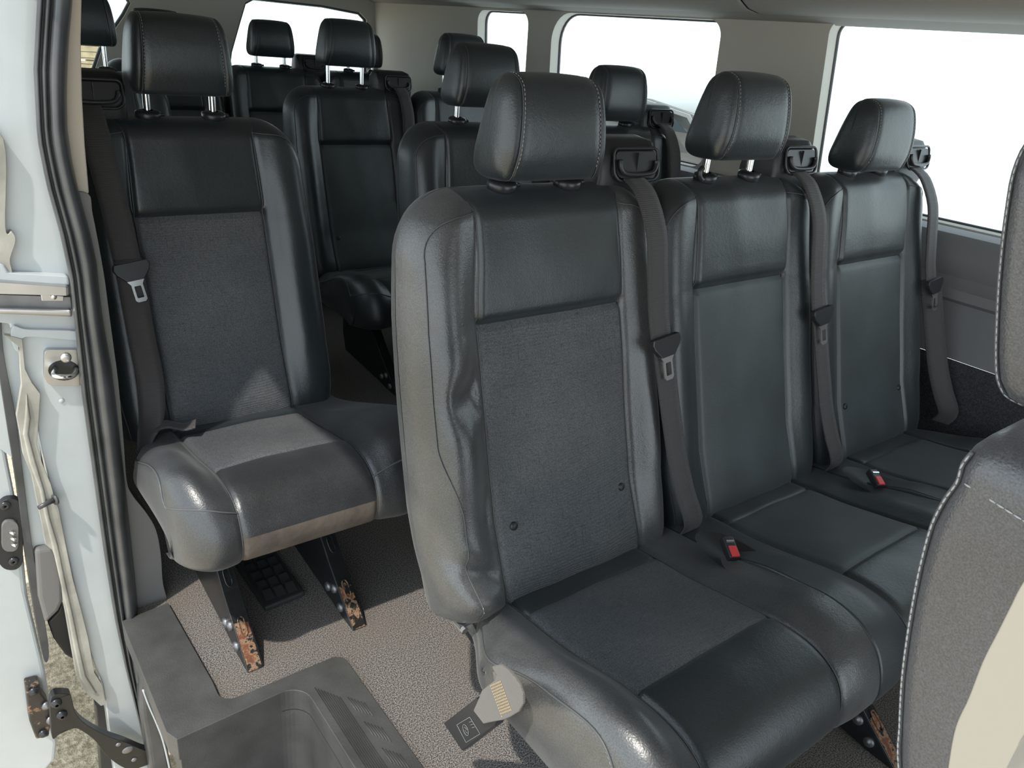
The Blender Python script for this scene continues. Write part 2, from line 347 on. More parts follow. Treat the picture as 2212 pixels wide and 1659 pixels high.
# ------------------------------------------------------------------ the seat shapes
WI = .137                       # half width of the centre panel
YF = [(.26, -.322), (.30, -.318), (.364, -.305), (.46, -.262), (.56, -.232), (.754, -.176), (.91, -.146), (1.0, -.125)]
TH = [(.26, .13), (.5, .125), (.8, .105), (.96, .085)]
ZB, ZT = .315, .936
ZSEAM = .752
class Back:
    def __init__(s, wl=.235, wr=.235, rl=.075, rr=.075, el=.05, er=.035, wrk=0., wi=WI, bol=.022, bl=None):
        s.wl, s.wr, s.rl, s.rr, s.el, s.er, s.wrk, s.wi, s.bol = wl, wr, rl, rr, el, er, wrk, wi, bol
        s.bl = bl if bl is not None else bol
    def W(s, z, side):
        w, r = (s.wl, s.rl) if side < 0 else (s.wr, s.rr)
        d = z - (ZT - r)
        sh = 0 if d <= 0 else r - sqrt(max(0, r * r - d * d))
        return w - sh * .95 - .012 * sm((z - .6) / .4) - .010 * sm((.42 - z) / .12)
    def wiz(s, z): return s.wi * lerp(1.0, .965, sm((z - .76) / .12)) + .022 * sm((z - .905) / .055)
    def pt(s, x, z, side, front=True):
        W = s.W(z, side); e = s.el if side < 0 else s.er
        ex = max(0, W - abs(x)); gx = 1 if ex >= e else sqrt(max(0, 1 - (1 - ex / e) ** 2.3))
        et = max(0, ZT - z); rt = .036; gt = 1 if et >= rt else sqrt(max(0, 1 - (1 - et / rt) ** 2))
        eb = max(0, z - ZB); rb = .022; gb = .35 + .65 * (1 if eb >= rb else sqrt(max(0, 1 - (1 - eb / rb) ** 2)))
        yf = interp(YF, z); th = interp(TH, z); G = gx * gt * gb
        yc = yf + th * (.6 if front else .5)
        if not front: return Vector((x, yf + th * .6 + th * .4 * G, z))
        y = yc - th * .6 * G
        a = abs(x) - s.wiz(z)
        bl = (s.bl if side < 0 else s.bol)
        y -= bl * sm(a / .05) * G * sm((z - .30) / .2) * lerp(1, .45, sm((z - .72) / .2))
        y += .006 * math.exp(-(a / .0045) ** 2) * G
        y += (.005 * math.exp(-((z - ZSEAM) / .006) ** 2) - .007 * sm((z - ZSEAM) / .02) * sm((ZT - z) / .12)) * (1 - sm(a / .004)) * G
        y -= .008 * (1 - min(1, (x / s.wi) ** 2)) * G * sin(pi * max(0, min(1, (z - .32) / (ZSEAM - .32))))
        if s.wrk and a > 0 and side < 0:
            k = sm(a / .02) * s.wrk * G
            y += 1.8 * k * (.012 * math.exp(-((z - .66) / .03) ** 2 - ((abs(x) - .185) / .03) ** 2) + .010 * math.exp(-((z - .40 - (abs(x) - .19) * .6) / .018) ** 2)
                      - .010 * math.exp(-((z - .365) / .02) ** 2) + .006 * math.exp(-((z - .48) / .05) ** 2))
        y += .0025 * noise.noise(Vector((x * 14, z * 9, s.wl * 50 + side)))
        return Vector((x, y, z))
    def zrows(s, lo, hi, n):
        return [lerp(lo, hi, i / n) for i in range(n + 1)]
    def build(s):
        top = [ZT - .036 * (1 - sin(pi / 2 * i / 7)) for i in range(8)]
        low = [ZB + .022 * (1 - cos(pi / 2 * i / 4)) for i in range(5)] + s.zrows(ZB + .03, ZSEAM - .02, 26) + [ZSEAM - .013, ZSEAM - .008, ZSEAM - .004, ZSEAM]
        up = [ZSEAM, ZSEAM + .004, ZSEAM + .008, ZSEAM + .013] + s.zrows(ZSEAM + .02, ZT - .040, 9) + top
        allz = low + up[1:]
        fr = [0, .004, .01, .02, .04, .08, .14, .22, .32, .42, .52, .62]
        def cols(z, side):
            wi = s.wiz(z); W = s.W(z, side); e = min(s.el if side < 0 else s.er, (W - wi) * .6); L = W - e - wi
            c = [wi + L * f / .62 for f in fr] + [W - e * (1 - sin(pi / 2 * i / 9)) for i in range(1, 10)]
            return c
        mb = MB()
        for side in (-1, 1):
            mb.grid([[s.pt(side * x, z, side) for x in cols(z, side)] for z in allz])
        # the back shell
        rows = []
        for z in allz:
            L = [-x for x in cols(z, -1)][::-1]; R = cols(z, 1)
            mid = [lerp(L[-1], R[0], k / 6) for k in range(1, 6)]
            rows.append([s.pt(x, z, -1 if x < 0 else 1, False) for x in L + mid + R])
        mb.grid(rows)
        def panel(zs):
            b = MB(); rs = []
            for z in zs:
                wi = s.wiz(z); xs = [-wi, -wi + .002, -wi + .004, -wi + .007, -wi + .011] + [lerp(-wi + .018, wi - .018, k / 14) for k in range(15)] + [wi - .011, wi - .007, wi - .004, wi - .002, wi]
                rs.append([s.pt(x, z, -1 if x < 0 else 1) for x in xs])
            return b.grid(rs)
        return mb.mesh(name='backrest'), panel(low).mesh(name='insert'), panel(up).mesh(name='shoulder')
    def seam(s, side, z0, z1, off=0., n=60):     # along the centre panel
        return [s.pt(side * (s.wiz(z) + off), z, side) + Vector((0, -.0008, 0)) for z in [lerp(z0, z1, k / n) for k in range(n + 1)]]
    def edge(s, side, n=80, z0=.33):             # the sewn line between the front bolster and the side panel
        res = []; e = s.el if side < 0 else s.er; R = .060; za = ZT - .027; x1 = s.wiz(za)
        for k in range(n + 1):
            z = lerp(z0, za - R, k / n); x = s.W(z, side) - e * .30 - (.026 * sm((.60 - z) / .12) if s.wrk and side < 0 else 0)
            res.append((x, z))
        xe = res[-1][0]
        for k in range(1, 12):
            a = pi / 2 * k / 11; res.append((xe - R + R * cos(a), za - R + R * sin(a)))
        for k in range(1, 6): res.append((lerp(xe - R, x1, k / 5), za + .002 * k / 5))
        res = [(min(x, s.W(z, side) - e * .2), z) for x, z in res]
        res = [s.pt(side * x, z, side) + Vector((side * .0006, -.0010, .0003)) for x, z in res]
        return res

ZC = .262
PROF = catmull([(0, -.255, .335), (0, -.30, .340), (0, -.35, .347), (0, -.42, .356), (0, -.50, .372), (0, -.58, .388), (0, -.63, .391), (0, -.668, .383),
                (0, -.697, .362), (0, -.713, .330), (0, -.716, .298), (0, -.706, .270), (0, -.68, .262)], 5)
PL = [0.]
for a, b in zip(PROF, PROF[1:]): PL.append(PL[-1] + (b - a).length)
def prof(t):
    d = t * PL[-1]
    for i in range(len(PROF) - 1):
        if d <= PL[i + 1] + 1e-9:
            f = (d - PL[i]) / (PL[i + 1] - PL[i]); p = PROF[i].lerp(PROF[i + 1], f); tg = (PROF[i + 1] - PROF[i]).normalized()
            return p.y, p.z, Vector((0, -tg.z * -1, 0)) if False else tg
    return PROF[-1].y, PROF[-1].z, (PROF[-1] - PROF[-2]).normalized()
def t_at(cond):
    for k in range(2001):
        if cond(*prof(k / 2000)[:2]): return k / 2000
T_BACK = t_at(lambda y, z: y <= -.35); T_FRONT = t_at(lambda y, z: y <= -.575)
T_PIPE = t_at(lambda y, z: y <= -.66 and z <= .366); T_BAND = t_at(lambda y, z: y <= -.70 and z <= .322)
class Cushion:
    def __init__(s, wl=.235, wr=.235, rl=.006, rr=.006, el=.004, er=.004, bol=.026, wi=.131, bl=None, wrk=0., band=False, bfr=.0, nar=.035):
        s.nar = nar
        s.wl, s.wr, s.rl, s.rr, s.el, s.er, s.bol, s.wi, s.wrk, s.band, s.bfr = wl, wr, rl, rr, el, er, bol, wi, wrk, band, bfr
        s.bl = bol if bl is None else bl
    def pt(s, x, t, side, inset=None):
        w, r, e = (s.wl, s.rl, s.el) if side < 0 else (s.wr, s.rr, s.er)
        y, z, tg = prof(t); ax = abs(x); nz = max(0, -tg.y)
        w2 = w - (s.nar * sm((y + .40) / .13) if e > .02 else 0)
        if ax > w2: ax = w2
        if inset is not None: ax = w2 - inset * e
        q = ax - (w - r); sh = 0 if q <= 0 else r - sqrt(max(0, r * r - q * q))
        y += sh * sm((-.45 - y) / .2)
        q = ax - (w2 - e); dz = 0 if q <= 0 else e - sqrt(max(0, e * e - q * q))
        a = ax - s.wi; bol = s.bl if side < 0 else s.bol
        hump = sm(a / .055) * sm((-.33 - y) / .18)
        z += bol * hump * nz * (1 - .25 * sm((-.6 - y) / .1)); y -= bol * hump * (1 - nz) * .35
        z -= dz * nz
        z -= .006 * math.exp(-(a / .0045) ** 2) * nz; y += .005 * math.exp(-(a / .0045) ** 2) * (1 - nz)
        if a < 0:
            for tt in (T_BACK, T_FRONT): z -= .003 * math.exp(-((t - tt) * PL[-1] / .004) ** 2)
            z += .006 * (1 - (ax / s.wi) ** 2) * nz * sin(pi * max(0, min(1, (t - .05) / .7)))
        if s.wrk and a > 0 and side < 0:
            z += .006 * s.wrk * nz * sin(38 * y + 26 * ax) * sm(a / .03) * sm((y + .60) / .1)
        z += .003 * nz * noise.noise(Vector((x * 12, y * 12, w * 40)))
        return Vector((math.copysign(ax, x) if x else 0, y, z))
    def cols(s, side):
        w, e, r = (s.wl, s.el, s.rl) if side < 0 else (s.wr, s.er, s.rr)
        ee = max(e, r) ; ee = min(ee, (w - s.wi) * .75); L = w - ee - s.wi
        return [s.wi + L * f for f in (0, .015, .03, .06, .11, .2, .32, .48, .65, .82, 1)] + [w - ee * (1 - sin(pi / 2 * i / 12)) for i in range(1, 13)]
    def build(s):
        def ts(a, b, n): return [lerp(a, b, k / n) for k in range(n + 1)]
        rows = ts(0, 1, 64); mb = MB()
        for side in (-1, 1):
            cs = s.cols(side)
            g = [[s.pt(side * x, t, side) for x in cs] for t in rows]; mb.grid(g)
            ed = [r[-1] for r in g]; w = (s.wl if side < 0 else s.wr); sk = []
            for k in range(9):
                f = k / 8
                sk.append([Vector((p.x - side * (.010 * f * f - .006 * sin(pi * f)) * (1 if (s.el if side < 0 else s.er) > .02 else 0), p.y, lerp(p.z, min(p.z, ZC + .0), f))) for p in ed])
            mb.grid(sk)
        # underside and rear closing
        yb = [PROF[-1].y, -.255]
        fr_ = [s.pt(-x, 1, -1) for x in s.cols(-1)][::-1] + [s.pt(x, 1, 1) for x in s.cols(1)]
        mb.grid([fr_, [Vector((p.x * .78, -.26, ZC + .004)) for p in fr_]])
        r0 = [s.pt(-x, 0, -1) for x in s.cols(-1)][::-1] + [s.pt(x, 0, 1) for x in s.cols(1)]
        mb.grid([r0, [Vector((p.x, p.y, ZC)) for p in r0]])
        def panel(a, b, n):
            m = MB(); wi = s.wi; xs = [-wi, -wi + .002, -wi + .005, -wi + .010] + [lerp(-wi + .018, wi - .018, k / 16) for k in range(17)] + [wi - .010, wi - .005, wi - .002, wi]
            tt = sorted(set(ts(a, b, n) + [a + .004, a + .009, b - .004, b - .009]))
            return m.grid([[s.pt(x, t, -1 if x < 0 else 1) for x in xs] for t in tt])
        res = {'rear': panel(0, T_BACK, 6).mesh(), 'insert': panel(T_BACK, T_FRONT, 16).mesh()}
        if s.band: res['nose'] = panel(T_FRONT, T_BAND, 22).mesh(); res['band'] = panel(T_BAND, 1, 8).mesh()
        else: res['nose'] = panel(T_FRONT, 1, 30).mesh()
        res['shell'] = mb.mesh(name='cushion')
        return res
    def seam(s, side, n=70, a=.03, b=.97):
        return [s.pt(side * (s.wi + .0005), lerp(a, b, k / n), side) + Vector((0, -.0008, .0012)) for k in range(n + 1)]
    def pipe(s, side):
        c = s.cols(side); w = c[-1]; res = [s.pt(side * x, T_PIPE, side) + Vector((0, -.001, .001)) for x in c]
        t = T_PIPE
        for k in range(1, 40):
            tt = lerp(T_PIPE, .10, k / 39); p = s.pt(side * w, tt, side, .12 * sm(k / 8)); res.append(p + Vector((side * .001, 0, 0)))
        # smooth the turn
        for _ in range(3):
            res = [res[0]] + [(res[i - 1] + res[i] * 2 + res[i + 1]) / 4 for i in range(1, len(res) - 1)] + [res[-1]]
        return res

def headrest_mesh(w=.101):
    base = catmull([(0, -.046, .012), (0, -.056, .05), (0, -.055, .10), (0, -.046, .145), (0, -.034, .165), (0, -.012, .175), (0, .010, .172), (0, .026, .158),
                    (0, .036, .12), (0, .044, .07), (0, .048, .03), (0, .040, .008), (0, .018, .0), (0, -.02, .0), (0, -.038, .003), (0, -.046, .012)], 4)[:-1]
    base = [Vector((0, p.y * .92 + (-.006 if p.y > 0 else .0) * (p.z / .17), p.z * .83)) for p in base]
    c = Vector((0, -.003, .070)); x0 = .074
    def sc(x):
        a = (abs(x) - x0) / (w - x0)
        return 1 if a <= 0 else (max(0, 1 - a ** 3.2)) ** (1 / 3.2)
    def ring(x):
        k = sc(x); g = .0035 * math.exp(-((abs(x) - .078) / .003) ** 2); rr = []
        for p in base:
            d = p - c; q = c + d * k - d.normalized() * g
            f = 1 - .05 * (1 - (p.z / .175)) * 0
            rr.append(Vector((x * (1.03 - .14 * (q.z / .145)), q.y + .003 * (1 - (x / w) ** 2) * -1, q.z + .004 * (1 - (x / w) ** 2) * (1 if p.z > .075 else 0))))
        return rr
    xs = [-w + (w - x0) * (1 - cos(pi / 2 * k / 12)) for k in range(13)]
    xs = sorted(set([round(v, 5) for v in xs + [-.084, -.081, -.078, -.075]]))
    mid = [lerp(xs[-1], -xs[-1], k / 12) for k in range(1, 12)]
    allx = xs + mid + [-v for v in xs[::-1]]
    mb = MB(); mb.grid([ring(x) for x in allx], True)
    st = []; pipe = []
    for side in (-1, 1):
        for off in (.0755,):
            r = [p + (p - Vector((p.x, c.y, c.z))).normalized() * .0014 for p in ring(side * off)]
            st.append(MB().dashes(r[2:46], .0062, .0042, .0006).mesh())
        r = [p + (p - Vector((p.x, c.y, c.z))).normalized() * .0022 for p in ring(side * .0785)]
        pipe.append(r)
    return mb.mesh(name='headrest'), st, [MB().tube(r + [r[0]], .0009, 5, False).mesh() for r in pipe]
HR, HR_ST, HR_P = headrest_mesh()

m_ = MB(); m_.lathe([(0, -.006), (.0175, -.006), (.0195, .003), (.0195, .009), (.016, .012), (.010, .0135), (.0075, .0135)], sx=1.25, n=24); m_.box((.024, -.002, .006), (.012, .010, .006))
COLLAR = m_.mesh(name='collar')
m_ = MB(); m_.lathe([(.0070, -.06), (.0070, .12)], n=14); POST = m_.mesh(name='post')

def guide_meshes():
    """belt outlet housing on the shoulder; +x is the outer side; origin at its bottom centre"""
    prf = [(-.030, .0), (-.034, .03), (-.030, .065), (-.014, .088), (.020, .093), (.045, .075), (.055, .03), (.055, -.02), (-.02, -.03)]
    def row(x, k):
        c = Vector((x, .01, .03)); return [c + (Vector((x, y, z)) - c) * k for y, z in prf]
    mb = MB(); xs = [(-.068, .0), (-.068, .86), (-.066, .93), (-.058, .985), (-.05, 1), (0, 1), (.05, 1), (.058, .985), (.066, .93), (.068, .86), (.068, 0)]
    mb.grid([row(x, k) for x, k in xs], True)
    n = Vector((0, -.97, .24)).normalized()
    # raised frame round the slot
    fr = MB()
    u = Vector((1, 0, 0)); v = Vector((0, .24, .97)).normalized(); o = Vector((0, -.0365, .052))
    pts = rrect(-.042, .062, -.026, .026, [.010, .010, .018, .018], 5)
    loop = [o + u * a + v * b for a, b in pts]; fr.tube(loop + [loop[0]], .0028, 6, False)
    # dark hollow, hook bar
    ho = MB(); pts = rrect(-.037, .057, -.021, .021, [.008, .008, .014, .014], 5); ho.prism([o + u * a + v * b - n * -.0005 for a, b in pts], n * -.004)
    hk = MB(); path = [o + u * a + v * b + n * .005 for a, b in ((-.032, .008), (-.032, -.002), (-.024, -.013), (-.005, -.016), (.025, -.016), (.044, -.013), (.052, -.002), (.052, .006))]
    hk.tube(catmull(path, 3), .0042, 8)
    ho.box(o + u * .010 + v * .004 + n * .001, (.0012, .006, .03))
    return mb.mesh(), fr.mesh(), ho.mesh(False), hk.mesh()
G_BODY, G_FRAME, G_HOLE, G_HOOK = guide_meshes()

def strap_mesh(pts, width, wdir=(1, 0, 0), th=.0016, tw=None):
    """flat belt along pts; tw gives (width factor, direction) per point"""
    pts = [Vector(p) for p in pts]; rows = []
    for i, p in enumerate(pts):
        t = (pts[min(i + 1, len(pts) - 1)] - pts[max(i - 1, 0)]).normalized()
        f, wd = tw[i] if tw else (1, wdir)
        a = Vector(wd); a = (a - t * a.dot(t)).normalized(); n = t.cross(a).normalized()
        hw = width * f / 2
        rows.append([p - a * hw - n * th, p - a * hw * .5 - n * th, p + a * hw * .5 - n * th, p + a * hw - n * th, p + a * hw + n * th, p + a * hw * .5 + n * th, p - a * hw * .5 + n * th, p - a * hw + n * th])
    mb = MB(); m = 0; mb.grid(rows, True); n = len(rows[0]); e = (len(rows) - 1) * n
    mb.f.append(tuple(range(n))[::-1]); mb.f.append(tuple(e + k for k in range(n)))
    return mb.mesh()
def tongue_meshes():
    """local: belt runs along z, faces -y; origin in the slot"""
    g = MB(); p = [(-.034, .004), (-.031, .013), (.031, .013), (.034, .004), (.030, -.006), (.016, -.022), (-.016, -.022), (-.030, -.006)]
    g.prism([Vector((a, -.008, b)) for a, b in p], (0, .011, 0))
    pl = MB(); o_ = [(-.0175, -.019), (.0175, -.019), (.0105, -.030), (.0108, -.060), (.007, -.064), (-.007, -.064), (-.0108, -.060), (-.0105, -.030)]
    h_ = rrect(-.0062, .0062, -.056, -.033, .0015, 2)
    loops = [[Vector((a, b, 0)) for a, b in o_], [Vector((a, b, 0)) for a, b in h_]]
    fl = [q for l in loops for q in l]; tr = tessellate_polygon(loops); nn = len(fl)
    vs = [Vector((q.x, -.0045, q.y)) for q in fl] + [Vector((q.x, -.0015, q.y)) for q in fl]
    fs = [tuple(t) for t in tr] + [tuple(nn + i for i in t[::-1]) for t in tr]; k = 0
    for l in loops:
        for i in range(len(l)): a = k + i; b = k + (i + 1) % len(l); fs.append((a, b, nn + b, nn + a))
        k += len(l)
    pl.add(vs, fs)
    return g.mesh(False), pl.mesh(False)
T_GRIP, T_PLATE = tongue_meshes()

_cache = {}
def cached(key, f):
    if key not in _cache: _cache[key] = f()
    return _cache[key]
def bevel(o, w_=.002, seg=3):
    m = o.modifiers.new('bevel', 'BEVEL'); m.width = w_; m.segments = seg; m.limit_method = 'ANGLE'; m.angle_limit = math.radians(30); return o

def put_back(root, X, key, bk, fine=True, lower=None, buttons=True, edges=(-1, 1), ematerial=None):
    ms = cached(('back', key), bk.build)
    b = link('backrest', ms[0], ematerial or LEA, root, (X, 0, 0)); i = link('backrest_insert', ms[1], lower or FAB, root, (X, 0, 0)); s_ = link('shoulder_panel', ms[2], LEA, root, (X, 0, 0))
    for sd in (-1, 1):
        g = cached(('bs', key, sd), lambda: (MB().tube(bk.seam(sd, ZB + .02, ZT - .012), .0010, 5).mesh(), MB().tube(bk.edge(sd, 60), .0009, 5).mesh(), MB().dashes(bk.edge(sd), .0062, .0044, .0006).mesh() if fine else None))
        link('panel_seam', g[0], PIPE, b); link('edge_piping', g[1], PIPE, b)
        if g[2]: link('stitching', g[2], THREAD, b)
    if buttons:
        for sd in (-1, 1):
            z = .45; p = bk.pt(sd * (WI - .02), z, sd)
            m = cached('button', lambda: MB().lathe([(0, .004), (.005, .0035), (.0068, .002), (.0075, -.002)], axis=(0, -.93, .36), n=16).mesh())
            link('button', m, BLK, i, p)
    return b
def put_headrest(root, X, lift=0., Y=-.105, tilt=.0, mat=None, dx=0., fine=True):
    z0 = .949 + lift
    h = link('headrest', HR, mat or LEA, root, (X + dx, Y, z0)); h.rotation_euler = (tilt, 0, 0)
    for q in (0, 1):
        link('edge_piping', HR_P[q], PIPE, h)
        if fine: link('stitching', HR_ST[q], THREAD, h)
    for sd in (-1, 1):
        p = link('headrest_post', POST, CHR, h, (sd * .064, .004, 0))
    for sd in (-1, 1):
        link('post_collar', COLLAR, BLKS, root, (X + dx + sd * .064, Y + .002, .935)).rotation_euler = (.18, 0, 0)
    return h
def put_cushion(root, X, key, cu, fine=True, insert=None, nose=None, shell=None, pipes=()):
    ms = cached(('cu', key), cu.build)
    c = link('seat_cushion', ms['shell'], shell or LEA, root, (X, 0, 0))
    link('cushion_insert', ms['insert'], insert or FAB, root, (X, 0, 0)); link('rear_cushion_strip', ms['rear'], LEA, root, (X, 0, 0))
    link('cushion_nose', ms['nose'], nose or LEA, root, (X, 0, 0))
    if 'band' in ms: link('front_band', ms['band'], SUEDE, root, (X, 0, 0))['label'] = 'dusty brown band along the cushion front'
    for sd in (-1, 1):
        def f():
            sp_ = cu.seam(sd); pi_ = cu.pipe(sd) if sd in pipes else None
            return (MB().tube(sp_, .0010, 5).mesh(), MB().dashes(cu.seam(sd, 90, .55, .97), .0062, .0044, .0006).mesh() if fine else None,
                    MB().tube(pi_, .0016, 6).mesh() if pi_ else None, MB().dashes([p + Vector((0, 0, -.004)) for p in pi_], .0062, .0044, .0006).mesh() if pi_ else None)
        g = cached(('cs', key, sd), f)
        link('panel_seam', g[0], PIPE, c)
        if g[1]: link('stitching', g[1], THREAD, c)
        if g[2]: link('edge_piping', g[2], PIPE, c); link('edge_stitching', g[3], THREAD, c)
    return c
def put_guide(root, X, side=1, Y=-.075, Z=.905, fine=True):
    g = link('belt_guide', G_BODY, BLK, root, (X, Y, Z))
    link('guide_frame', G_FRAME, BLKS, g); link('guide_slot', G_HOLE, BLKS, g); link('guide_hook', G_HOOK, BLKS, g)
    return g
def put_belt(root, X, key, ztong=.685, dx0=.0, zb=.335, tx=.0, slack=.0, out=0., w0=.047, wl=(1, 0, 0)):
    def f():
        A = [(X + dx0, -.118, .945), (X + dx0 + .001, -.150, .925), (X + dx0 + .002, -.185, .87)]
        for z in (.80, .74, .70, .66, .60, .54, .48, .42, .37): A.append((X + lerp(dx0, tx, ((.95 - z) / .6) ** 2.2), interp(YF, z) - .036 - out, z))
        A.append((X + tx, -.325, zb))
        up = [p for p in A if p[2] >= ztong - .005]; dn = [p for p in A if p[2] <= ztong + .03]
        dn = [(p[0] + .010 + slack * sin(pi * (ztong + .03 - p[2]) / .35), p[1] + .006, p[2]) for p in dn]
        up.append((X + lerp(dx0, tx, ((.95 - ztong) / .6) ** 2.2), interp(YF, ztong) - .036 - out, ztong))
        return strap_mesh(catmull(up, 4), w0), strap_mesh(catmull(dn, 4), w0, wl)
    a, b = cached(('belt', key), f)
    bl = link('seat_belt', a, WEB, root); link('lap_strap', b, WEB, bl)
    p = Vector((X + lerp(dx0, tx, ((.95 - ztong) / .6) ** 2.2) + .003, interp(YF, ztong) - .040 - out, ztong))
    g = link('belt_tongue', T_GRIP, BLKS, bl, p); g.rotation_euler = (-.24, -.12, 0); bevel(g, .002)
    q = link('tongue_plate', T_PLATE, CHR, bl, p); q.rotation_euler = (-.24, -.12, 0); q['label'] = 'chrome latch plate'
    return bl
def put_buckle(root, p, rot=(0, 0, 0)):
    m = MB(); m.box((0, 0, 0), (.022, .040, .015)); b = m.build('belt_buckle', BLKS, root, False, .003, p); b.rotation_euler = rot
    r = MB().box((.0, -.009, .0076), (.015, .020, .004)).build('release_button', RED, b, False, .0012); r['label'] = 'red release button'
    MB().box((0, .010, .008), (.016, .003, .003)).build('buckle_slot', CHR, b, False)
    return b
def slot(mb, c, u, v, n, a=.006, b=.013):
    pts = [c + u * (a * cos(t)) + v * (b * sin(t) + (b * .5 if sin(t) > 0 else -b * .5)) for t in [2 * pi * k / 18 for k in range(18)]]
    mb.tube(pts + [pts[0]], .0014, 5, False)
def put_leg(root, X, flip=1, rust=True, y0=-.687, fw=.030):
    """folded steel strut: side plate to the left, slotted front flange, bolts at the foot"""
    sw = Vector((0, .76, .65)).normalized()
    pl = MB(); P = [(y0, 0.0), (y0 + .05, .0), (y0 + .16, .012), (y0 + .40, .030), (y0 + .42, .10), (y0 + .42, .258), (y0 + .262, .258), (y0 + .20, .190), (y0 + .12, .105), (y0 + .035, .030)]
    pl.prism([Vector((X, y, z)) for y, z in P], (.003, 0, 0))
    o = pl.build('seat_leg', BLKM, root, False, .0012)
    fl = MB(); path = [(y0, .0), (y0 + .035, .030), (y0 + .12, .105), (y0 + .20, .190), (y0 + .262, .258)]
    rows = []
    for x, k in ((0, 0), (fw, 0)):
        rows.append([Vector((X + x, y, z)) for y, z in path])
    fl.grid(rows); rows2 = [[Vector((X + fw, y, z)) for y, z in path], [Vector((X + fw, y + .020, z - .012)) for y, z in path]]; fl.grid(rows2)
    f = fl.build('leg_flange', BLKM, o, False)
    s_ = f.modifiers.new('solid', 'SOLIDIFY'); s_.thickness = .003; s_.offset = 1; bevel(f, .0012, 2)
    # rusted toe plate
    tp = MB(); a = Vector((X + .002, y0 - .0016, .002)); d = Vector((0, .035, .030)).normalized(); d2 = Vector((0, .085, .075)).normalized()
    e = a + d * .045; tp.grid([[a, e, e + d2 * .05], [a + Vector((fw - .004, 0, 0)), e + Vector((fw - .004, 0, 0)), e + d2 * .045 + Vector((fw - .004, 0, 0))]])
    t = tp.build('toe_plate', RUST if rust else BLKM, o, False); s_ = t.modifiers.new('solid', 'SOLIDIFY'); s_.thickness = .003; s_.offset = 0
    if rust: t['label'] = 'rusted toe of the leg'
    nv = Vector((0, -.65, .76))
    for dist in (.085, .185):
        sl_ = MB()
        c = Vector((X + fw * .5, y0, 0)) + Vector((0, .73, .68)) * dist + nv * .004
        slot(sl_, c, Vector((1, 0, 0)), Vector((0, .73, .68)), nv)
        sl_.prism([c - nv * .0015 + Vector((1, 0, 0)) * .005 * cos(q) + Vector((0, .73, .68)) * (.014 * sin(q)) for q in [2 * pi * k / 14 for k in range(14)]], -nv * .002)
        sl_.build('leg_slot', RUST if rust and dist < .1 else BLKM, o, False)
    for (yy, zz) in ((.055, .022), (.085, .050), (.115, .035)):
        bt = MB().lathe([(0, .006), (.004, .006), (.005, .0045), (.0095, .004), (.0105, .0), (.0105, -.001)], axis=(-1, 0, 0), n=16)
        bt.build('bolt', DULL, o, True, loc=(X - .001, y0 + yy, zz))
    return o
def frame_rails(root, x0, x1):
    x0 += .03; x1 -= .03
    m = MB()
    for y in (-.60, -.33): m.box(((x0 + x1) / 2, y, .247), (x1 - x0, .03, .022))
    for y in (-.47,): m.box(((x0 + x1) / 2, y, .25), (x1 - x0, .16, .008))
    m.build('seat_frame', BLKM, root, False, .003)

# ------------------------------------------------------------------ front bench (three places)
BENCH_A = dict(back=Back(wl=.250, wr=.235, rl=.095, rr=.07, el=.045, er=.035, wrk=1.0, wi=.146, bol=.014, bl=.026), cu=Cushion(wl=.243, wr=.237, rl=.045, el=.045, bol=.014, bl=.034, wrk=.6, wi=.142, nar=.055))
BENCH_M = dict(back=Back(el=.04, er=.035, bol=.014), cu=Cushion(bol=.016))
BENCH_E = dict(back=Back(wl=.235, wr=.24, el=.04, er=.05, rr=.08, bol=.016), cu=Cushion(wl=.235, wr=.24, er=.04, rr=.06, bol=.02))
bench = empty('bench_seat', (0, 0, 0))
tag(bench, 'black leather three-place bench seat nearest the camera, with a buckle dangling from its near side', 'bench seat', 'black van seats')
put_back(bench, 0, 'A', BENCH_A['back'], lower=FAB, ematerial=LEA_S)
put_back(bench, .47, 'M', BENCH_M['back'], lower=PERF, buttons=False)
put_back(bench, .94, 'E', BENCH_E['back'], lower=PERF)
put_headrest(bench, 0, .000, Y=-.105, tilt=-.02, dx=-.004); put_headrest(bench, .47, .024, Y=-.105, dx=-.012); put_headrest(bench, .94, -.006, Y=-.105, dx=-.006)
m = MB(); m.tube(catmull([(.382, -.112, .940), (.368, -.118, .938), (.358, -.120, .944), (.357, -.120, .954), (.364, -.120, .960)], 5), [.005] * 20 + [.0035], 8); m.build('release_hook', BLKS, bench)
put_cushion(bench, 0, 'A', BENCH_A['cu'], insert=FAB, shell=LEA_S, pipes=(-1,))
put_cushion(bench, .47, 'M', BENCH_M['cu'], insert=PERF)
put_cushion(bench, .94, 'E', BENCH_E['cu'], insert=PERF, pipes=(1,))
for k in range(3):
    put_guide(bench, (.192, .194, .202)[k] + .47 * k, Z=.914); put_belt(bench, .193 + .47 * k, 'b%d' % k, ztong=(.69, .68, .69)[k], slack=(0, .002, .004)[k], tx=(.055, .055, .10)[k], wl=((1, 0, 0), (1, 0, 0), (.72, -.70, 0))[k])
put_buckle(bench, (.228, -.432, .384), (.45, .1, -.35)); put_buckle(bench, (.698, -.432, .384), (.45, .1, -.35))
for x in (.10, .45, .88): put_leg(bench, x, rust=(x == .45), y0=-.722 if x == .45 else -.687)
frame_rails(bench, -.20, 1.14)
# pocket mouldings round the buckles
for x in (.235, .705):
    m = MB(); m.grid([[Vector((x + .045 * cos(t) * k, -.445 + .085 * sin(t) * k, .372 - .016 * (1 - k))) for t in [2 * pi * q / 24 for q in range(24)]] for k in (1, .85, .5, .05)], True)
    m.build('buckle_pocket', BLK, bench)
